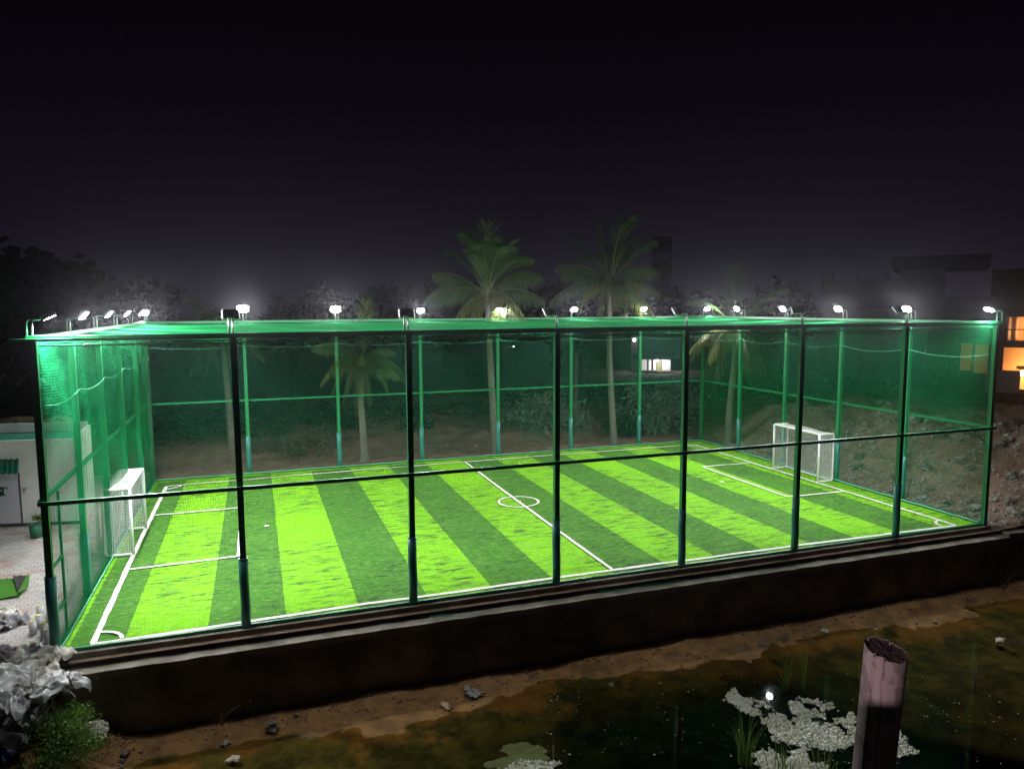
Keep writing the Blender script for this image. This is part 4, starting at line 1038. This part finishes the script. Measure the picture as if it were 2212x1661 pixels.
# ------------------------------------------------------------ wooden post in the foreground
def log_mat():
    m = bpy.data.materials.new('weathered_log'); m.use_nodes = True; n = m.node_tree; L = n.links.new; p = n.nodes['Principled BSDF']; p.inputs['Roughness'].default_value = .85
    co = n.nodes.new('ShaderNodeTexCoord'); mp = n.nodes.new('ShaderNodeMapping'); mp.inputs['Scale'].default_value = (9, 9, .8); L(co.outputs['Object'], mp.inputs[0])
    t = n.nodes.new('ShaderNodeTexNoise'); t.inputs['Scale'].default_value = 1.6; t.inputs['Detail'].default_value = 8; L(mp.outputs[0], t.inputs['Vector'])
    r = n.nodes.new('ShaderNodeValToRGB'); r.color_ramp.elements[0].position = .32; r.color_ramp.elements[1].position = .6
    r.color_ramp.elements[0].color = (.37, .275, .275, 1); r.color_ramp.elements[1].color = (.50, .385, .38, 1); L(t.outputs['Fac'], r.inputs[0])
    t2 = n.nodes.new('ShaderNodeTexNoise'); t2.inputs['Scale'].default_value = 7; t2.inputs['Detail'].default_value = 2; L(co.outputs['Object'], t2.inputs['Vector'])
    r2 = n.nodes.new('ShaderNodeMapRange'); L(t2.outputs['Fac'], r2.inputs[0]); r2.inputs[1].default_value = .53; r2.inputs[2].default_value = .57; r2.inputs[4].default_value = .6
    q = n.nodes.new('ShaderNodeMix'); q.data_type = 'RGBA'; L(r2.outputs[0], q.inputs[0]); L(r.outputs[0], q.inputs[6]); q.inputs[7].default_value = (.19, .14, .145, 1); L(q.outputs[2], p.inputs['Base Color'])
    b = n.nodes.new('ShaderNodeBump'); b.inputs['Strength'].default_value = .7; b.inputs['Distance'].default_value = .01; L(t.outputs['Fac'], b.inputs['Height']); L(b.outputs[0], p.inputs['Normal']); return m
LD = 4.8; ptop = at(1914, 1402, D=LD); pmid = at(1886, 1661, D=LD)
ax = (ptop-pmid).normalized(); pbot = ptop - ax*((ptop.z+2.3)/ax.z)
lg = empty('wooden_post', (pbot.x, pbot.y, -2.3)); tag(lg, 'thick weathered wooden post with split top standing in the pond in the foreground', 'wooden post')
vs = []; fs = []; NA = 180; NH = 70; Lh = (ptop-pbot).length; rx = _r.copy(); ry = ax.cross(rx).normalized(); rx = ry.cross(ax)
for j in range(NH+1):
    z = Lh*(1-(1-j/NH)**1.0)
    for i in range(NA):
        an = 2*math.pi*i/NA; r_ = .120 - .004*math.sin(z*1.3) + .006*noise.noise(Vector((math.cos(an)*1.5, math.sin(an)*1.5, z*.7)))
        # shallow splits running down from the top
        for ca, dp, wd, zl in ((-2.06, .030, .030, 3.2), (-2.62, .022, .030, 2.2), (.9, .02, .05, 2), (2.2, .02, .05, 2)):
            da = (an-(ca+.05*math.sin(z*3)) + math.pi) % (2*math.pi) - math.pi
            r_ -= dp*math.exp(-(da/wd)**2)*(1 if z > Lh-zl else .35)
        if -2.62 < ((an+math.pi) % (2*math.pi))-math.pi < -2.06: r_ -= .007
        r_ += .0015*noise.noise(Vector((math.cos(an)*6, math.sin(an)*6, z*.9)))
        if z < 2.4: r_ += .012*math.sin(z*4)*0
        zt = z + (.02*noise.noise(Vector((math.cos(an)*2, math.sin(an)*2, 4))) + .026*math.cos(an-2.2) if j == NH else 0)
        vs.append(pbot + ax*zt + rx*(math.cos(an)*r_) + ry*(math.sin(an)*r_) - lg.location)
for j in range(NH):
    for i in range(NA): fs.append((j*NA+i, j*NA+(i+1) % NA, (j+1)*NA+(i+1) % NA, (j+1)*NA+i))
a = MB(); a.add(vs, fs, True); a.build('shaft', log_mat(), lg)
# sawn top with splintered grain
a = MB(); rings = 9; vs = []; fs = []
for k in range(rings+1):
    q = 1-k/rings
    for i in range(NA):
        an = 2*math.pi*i/NA; base = Vector(lg.location) + Vector((0,0,0)); tv = MB
        t0 = pbot + ax*(Lh + .02*noise.noise(Vector((math.cos(an)*2, math.sin(an)*2, 4))) + .026*math.cos(an-2.2)*q)
        rr = .119*q; rough_ = -.035*abs(noise.noise(Vector((math.cos(an)*rr*26, math.sin(an)*rr*60, 2))))*(1 if 0 < k else 0) - (.004 if k == 0 else .012)
        vs.append(t0 + ax*rough_ + rx*(math.cos(an)*rr) + ry*(math.sin(an)*rr) - lg.location)
for k in range(rings):
    for i in range(NA): fs.append((k*NA+i, k*NA+(i+1) % NA, (k+1)*NA+(i+1) % NA, (k+1)*NA+i))
a.add(vs, fs, False); a.build('end_grain', mat('dark_end_grain', (.06, .035, .035), .9, bump=(60, .8, .01)), lg)

# ------------------------------------------------------------ rubble right of the cage
labs = ['broken rock on the rubble mound', 'chunk of broken concrete in the rubble', 'angular stone at the foot of the rubble mound']
rn = random.Random(19); cnt = 0
def gz(x, y): return ground_z(x, y)
for i in range(230):
    if i < 80:   x = 27.0 + abs(rn.gauss(0, 1.6)); y = rn.uniform(.2, 5.0)
    elif i < 170: x = rn.uniform(27.2, 35); y = rn.uniform(0, 13)
    else: x = rn.uniform(29.5, 38); y = rn.uniform(-.2, 9)
    s = .06 + .22*rn.random()**2.4; z = gz(x, y)
    side = 'at the foot' if x < 28.4 else 'low on the slope' if x < 30 else 'high on the slope' if x < 33 else 'at the far side'
    k = rn.randrange(6); sz = 'big' if s > .13 else 'middling' if s > .08 else 'small'
    row = 'level with the right goal' if y > 6 else 'behind the second right post' if y > 3 else 'near the right corner post'
    put_rock((x, y, z+s*.25), s, '%s %s stone %s of the rubble mound, %s' % (sz, ('brown', 'pale')[k % 2], side, row), 'rocks on the rubble mound', k)
for i in range(40):
    x = rn.uniform(2, 27); y = rn.uniform(17, 22); s = .04+.09*rn.random()**2
    k = int(x/3.77)
    put_rock((x, y, gz(x, y)+s*.25), s, '%s stone on bare earth behind the %s bay of the far net' % ('larger' if s > .07 else 'small', nx_[max(0, min(7, k))]), 'stones behind the far net', rn.randrange(6), 'stone')
a = MB()
for i in range(6500):
    x = 26.9+abs(rn.gauss(0, 3.6)); y = rn.uniform(-.2, 15); ico(a, (x, y, gz(x, y)), .018+.07*rn.random()**2.5, rn, .35, (1, .8, .6), 0)
tag(a.build('rubble_gravel', m_rock2), 'small rubble strewn over the mound right of the cage', 'gravel', kind='stuff')
a = MB()
for i in range(1800):
    x = rn.uniform(-3, 34); y = rn.uniform(16.5, 24); ico(a, (x, y, gz(x, y)), .010+.04*rn.random()**3, rn, .35, (1, .8, .6), 0)
tag(a.build('earth_gravel', m_rock), 'pale grit over the bare earth behind the far net', 'gravel', kind='stuff')
# ------------------------------------------------------------ buildings
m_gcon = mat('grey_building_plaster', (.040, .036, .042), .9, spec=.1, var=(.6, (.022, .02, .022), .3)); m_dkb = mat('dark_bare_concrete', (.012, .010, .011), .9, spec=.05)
def glow(name, c, s): return mat(name, c, .8, emit=(c, s))
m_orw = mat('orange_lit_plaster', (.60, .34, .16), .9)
Rt = Vector((_r.x, _r.y, 0)).normalized(); Fd = Vector((_fw.x, _fw.y, 0)).normalized()
def slab(name, par, m, px0, px1, py0, py1, D, depth, extra=0):
    """a block whose near face fills px0..px1, py0..py1 of the photo at distance D"""
    a = at(px0, py1, D=D); b = at(px1, py1, D=D); zt = at((px0+px1)/2, py0, D=D).z; zb = at((px0+px1)/2, py1, D=D).z
    a.z = b.z = 0; dv = Vector((a.x-CAM.x+b.x-CAM.x, a.y-CAM.y+b.y-CAM.y, 0)).normalized()*depth
    o_ = Vector((par.location.x, par.location.y, par.location.z)); mb = MB()
    c = [a, b, b+dv, a+dv]
    mb.add([Vector((p.x, p.y, zb))-o_ for p in c]+[Vector((p.x, p.y, zt))-o_ for p in c], [(3,2,1,0),(4,5,6,7),(0,1,5,4),(1,2,6,5),(2,3,7,6),(3,0,4,7)])
    return mb.build(name, m, par)
def gbase(px, D): p = at(px, 800, D=D); p.z = -.1; return p
ub = empty('unfinished_building', gbase(1950, 75)); tag(ub, 'dark unfinished concrete building with stepped storeys beyond the right end of the cage', 'building')
slab('wall', ub, m_dkb, 1762, 1940, 606, 900, 78, 10); slab('wall', ub, m_gcon, 1938, 2038, 582, 700, 74, 8)
slab('storey', ub, m_gcon, 2030, 2300, 640, 668, 73, 9); slab('storey', ub, m_dkb, 2035, 2300, 668, 700, 74, 8)
slab('storey', ub, m_gcon, 1835, 1990, 668, 900, 72.5, 5); slab('storey', ub, m_gcon, 1992, 2300, 700, 900, 72, 5)
slab('roof', ub, m_dkb, 1925, 2140, 552, 580, 76, 9); slab('roof', ub, m_dkb, 2140, 2320, 580, 640, 77, 9)
for px, h in ((1775, 598), (1800, 592), (1822, 597), (1852, 590), (1868, 593), (1892, 588), (1912, 594), (1920, 590)):
    a = MB(); b0 = at(px, 607, D=80); b1 = at(px, h, D=80)
    for k in range(4): d_ = Vector((.15*(k % 2), .15*(k//2), 0)); a.tube([b0+d_-ub.location, b1+d_+Vector((.05*k-.08, 0, .1*k))-ub.location], .03, 4)
    a.build('rebar_column', m_dkb, ub)
# lit house at the right edge
hs = empty('orange_lit_house', gbase(2230, 58)); tag(hs, 'two storey house with warm orange lit balcony and porch at the right edge', 'house')
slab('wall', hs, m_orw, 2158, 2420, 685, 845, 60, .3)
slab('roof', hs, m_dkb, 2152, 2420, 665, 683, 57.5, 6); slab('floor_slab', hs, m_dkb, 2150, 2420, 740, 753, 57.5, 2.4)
slab('side_wall', hs, m_dkb, 2150, 2159, 683, 900, 57.6, 4)
slab('wall', hs, m_dkb, 2040, 2150, 690, 900, 60.5, 4)
for px in (2180, 2196): slab('column', hs, mat('pale_column', (.62,.45,.30), .8), px-3, px+3, 687, 732, 59.6, .3)
a = MB(); o_ = hs.location
for z in (712, 737): a.tube([at(2158, z, D=57.6)-o_, at(2300, z, D=57.6)-o_], .03, 5)
for px in range(2160, 2300, 26): a.tube([at(px, 712, D=57.6)-o_, at(px, 740, D=57.6)-o_], .02, 4)
a.build('balcony_railing', m_dkb, hs)
# compound wall and lit doorway in front of the house
slab('compound_wall', hs, mat('grey_wall', (.20,.20,.24), .9), 2128, 2202, 800, 848, 52, .25)
slab('arch_beam', hs, m_orw, 2195, 2320, 793, 800, 57.8, .3)
def lamp(px, py, D, c, wt, label, r=.10, cat='lamp', name='wall_lamp', em=40, back=0):
    p = at(px, py, D=D); t = empty(name, p); tag(t, label, cat)
    a = MB(); ico(a, (0,0,0), r, random.Random(1), 0, lvl=2, smooth=True); g_ = a.build('bulb', mat('lit_bulb', c, .4, emit=(c, em)), t)
    a = MB(); a.tube([(0,0,r), (0,0,r+.12)], .05, 8); a.box((0,.0,r+.14), (.14,.14,.03)); a.build('holder', m_black, t)
    l = bpy.data.lights.new('bulb_light', 'POINT'); l.energy = wt; l.color = c; l.shadow_soft_size = r*1.2; lo = bpy.data.objects.new('bulb_light', l); col.objects.link(lo); lo.parent = t; lo.location = (0, -r*1.5, -r*.5)
    return t
lamp(2207, 806, 58.4, (1, .55, .22), 520, 'glowing warm porch lamp beside the compound wall at the right edge', .16)
lamp(2240, 700, 58.0, (1, .55, .24), 480, 'warm balcony lamp just outside the right edge of the view', .12)
# window lit behind the right end net
slab('window', hs, glow('lit_window', (.8, .38, .10), .07), 2073, 2098, 742, 800, 60.3, .1)
slab('window', hs, glow('lit_window', (.8, .38, .10), .07), 2103, 2132, 744, 806, 60.3, .1)
# far house with a white lit porch
fh = empty('far_house', gbase(1400, 80)); tag(fh, 'distant house with bright white tiled porch seen through the far net', 'house')
slab('upper_wall', fh, m_gcon, 1362, 1384, 728, 850, 82, 4); slab('upper_wall', fh, m_dkb, 1384, 1470, 722, 775, 83, 4)
m_tile = mat('white_tile', (.75, .74, .74), .5)
slab('porch_wall', fh, m_tile, 1380, 1448, 777, 800, 82, .3); slab('floor_slab', fh, m_dkb, 1366, 1460, 766, 775, 79.5, 2.6)
slab('column', fh, mat('brown_column', (.35, .16, .09), .8), 1397, 1401, 777, 802, 80.4, .3); slab('column', fh, mat('brown_column', (.35, .16, .09), .8), 1407, 1411, 777, 802, 80.4, .3)
slab('gate', fh, mat('olive_grille', (.16, .16, .07), .7), 1417, 1429, 778, 802, 81.8, .1)
slab('garden_wall', fh, m_dkb, 1366, 1460, 803, 860, 79, .3)
lamp(1420, 779, 80.8, (1, .98, 1), 260, 'small white porch lamp of the distant house', .07, em=8)
lamp(1370, 734, 81.2, (1, .97, 1), 60, 'bright round wall lamp high on the distant house', .15)
# street pole with lamp, slim tower with warning lights
sp = empty('utility_pole', gbase(1089, 70)); tag(sp, 'thin distant utility pole with small lamp right of the tallest palm trunk', 'utility pole')
a = MB(); b0 = at(1088, 860, D=70); b1 = at(1089, 753, D=70); a.tube([b0-sp.location, b1-sp.location], .09, 8); a.build('pole', mat('pale_pole', (.5,.42,.30), .8), sp)
a = MB(); a.tube([b1-sp.location, b1+Rt*.9+Vector((0,0,.25))-sp.location], .04, 6); a.build('arm', m_galv, sp)
a = MB(); ico(a, b1+Rt*.9+Vector((0,0,.2))-sp.location, .07, rn, 0); a.build('bulb', glow('pole_lamp', (.9, .95, 1), 4), sp)
tw = empty('lattice_tower', gbase(1425, 150)); tag(tw, 'dark slender tower silhouette rising behind the second tall palm', 'tower')
o_ = tw.location; zt = at(1425, 520, D=150).z
a = MB()
for sx_, sy_ in ((-1,-1),(1,-1),(1,1),(-1,1)):
    a.tube([Vector((sx_*1.6, sy_*1.6, 0)), Vector((sx_*1.0, sy_*1.0, zt))], .14, 4)
for k in range(12):
    z = zt*k/12
    for sx_, sy_, tx_, ty_ in ((-1,-1,1,-1),(1,-1,1,1),(1,1,-1,1),(-1,1,-1,-1)): a.tube([Vector((sx_*1.5, sy_*1.5, z)), Vector((tx_*1.3, ty_*1.3, z+zt/12))], .08, 4)
a.build('mast', m_dkb, tw)
a = MB(); [a.box((0, 0, zt*q), (2.6, 2.6, 2.2)) for q in (.97, .72, .55)]; 
for k_, q in enumerate((.97, .72, .55)):
    a = MB(); a.box((0, 0, zt*q), (2.8, 2.8, 2.6)); a.build('antenna_panel', m_dkb, tw)
mb_ = empty('radio_mast', gbase(812, 190)); tag(mb_, 'far mast with red warning light above the far top rail', 'mast')
o_ = mb_.location; zt = at(812, 656, D=190).z
a = MB(); a.tube([(0,0,0), (0,0,zt)], .16, 6, r1=.08); a.build('pole', m_dkb, mb_)
a = MB(); ico(a, (0,0,zt+.2), .26, rn, 0); a.build('warning_light', glow('red_light', (1, .12, .05), 5), mb_)

# ------------------------------------------------------------ roof terrace the photograph is taken from
m_ter = mat('terrace_plaster', (.05, .048, .045), .9, bump=(8, .3, .01))
hd = math.atan2(Fd.y, Fd.x)-math.pi/2
tb = empty('viewing_terrace', (CAM.x, CAM.y, -2.2)); tb.rotation_euler = (0, 0, hd); tag(tb, 'plastered building below the viewpoint with a low roof parapet, outside the picture', 'building')
zc = CAM.z+2.2
a = MB(); a.box((0, -3.6, (zc-1.66)/2), (12, 8, zc-1.66)); a.build('body', m_ter, tb)
a = MB(); a.box((0, .43, zc-1.66-.2+.60), (12, .12, 1.60-.4+.0)); a.build('parapet', m_ter, tb)
lt = Fd*-1.5 + Rt*-3.2
bl = lamp(1106, 830, 5, (1, .80, .84), 620, 'small bulkhead lamp on the terrace behind the viewpoint, outside the picture', .03, em=6)
bl.location = CAM + lt + Vector((0, 0, .30))
for ch in children(bl):
    if ch.type == 'LIGHT':   # a hooded bulkhead: the light leaves in a narrow cone
        s_ = bpy.data.lights.new('hooded_beam', 'SPOT'); s_.energy = 900; s_.color = (1, .80, .86); s_.spot_size = R(12); s_.spot_blend = .5; s_.shadow_soft_size = .02
        ch.data = s_; ch.location = (0, 0, -.04); ch.rotation_euler = (ptop - Vector((0,0,.28)) - bl.location).to_track_quat('-Z', 'Y').to_euler()
# ------------------------------------------------------------ haze
if HAZE:
    a = MB(); a.box((20, 30, 20), (420, 420, 46))
    m = bpy.data.materials.new('night_haze'); m.use_nodes = True; n = m.node_tree; n.nodes.remove(n.nodes['Principled BSDF'])
    m.cycles.volume_sampling = 'EQUIANGULAR'; m.cycles.homogeneous_volume = True
    v = n.nodes.new('ShaderNodeVolumePrincipled'); v.inputs['Density'].default_value = HAZE_D; v.inputs['Color'].default_value = (.92, .89, 1, 1); v.inputs['Anisotropy'].default_value = .93
    n.links.new(v.outputs[0], n.nodes['Material Output'].inputs['Volume'])
    o = a.build('haze', m); o['kind'] = 'stuff'
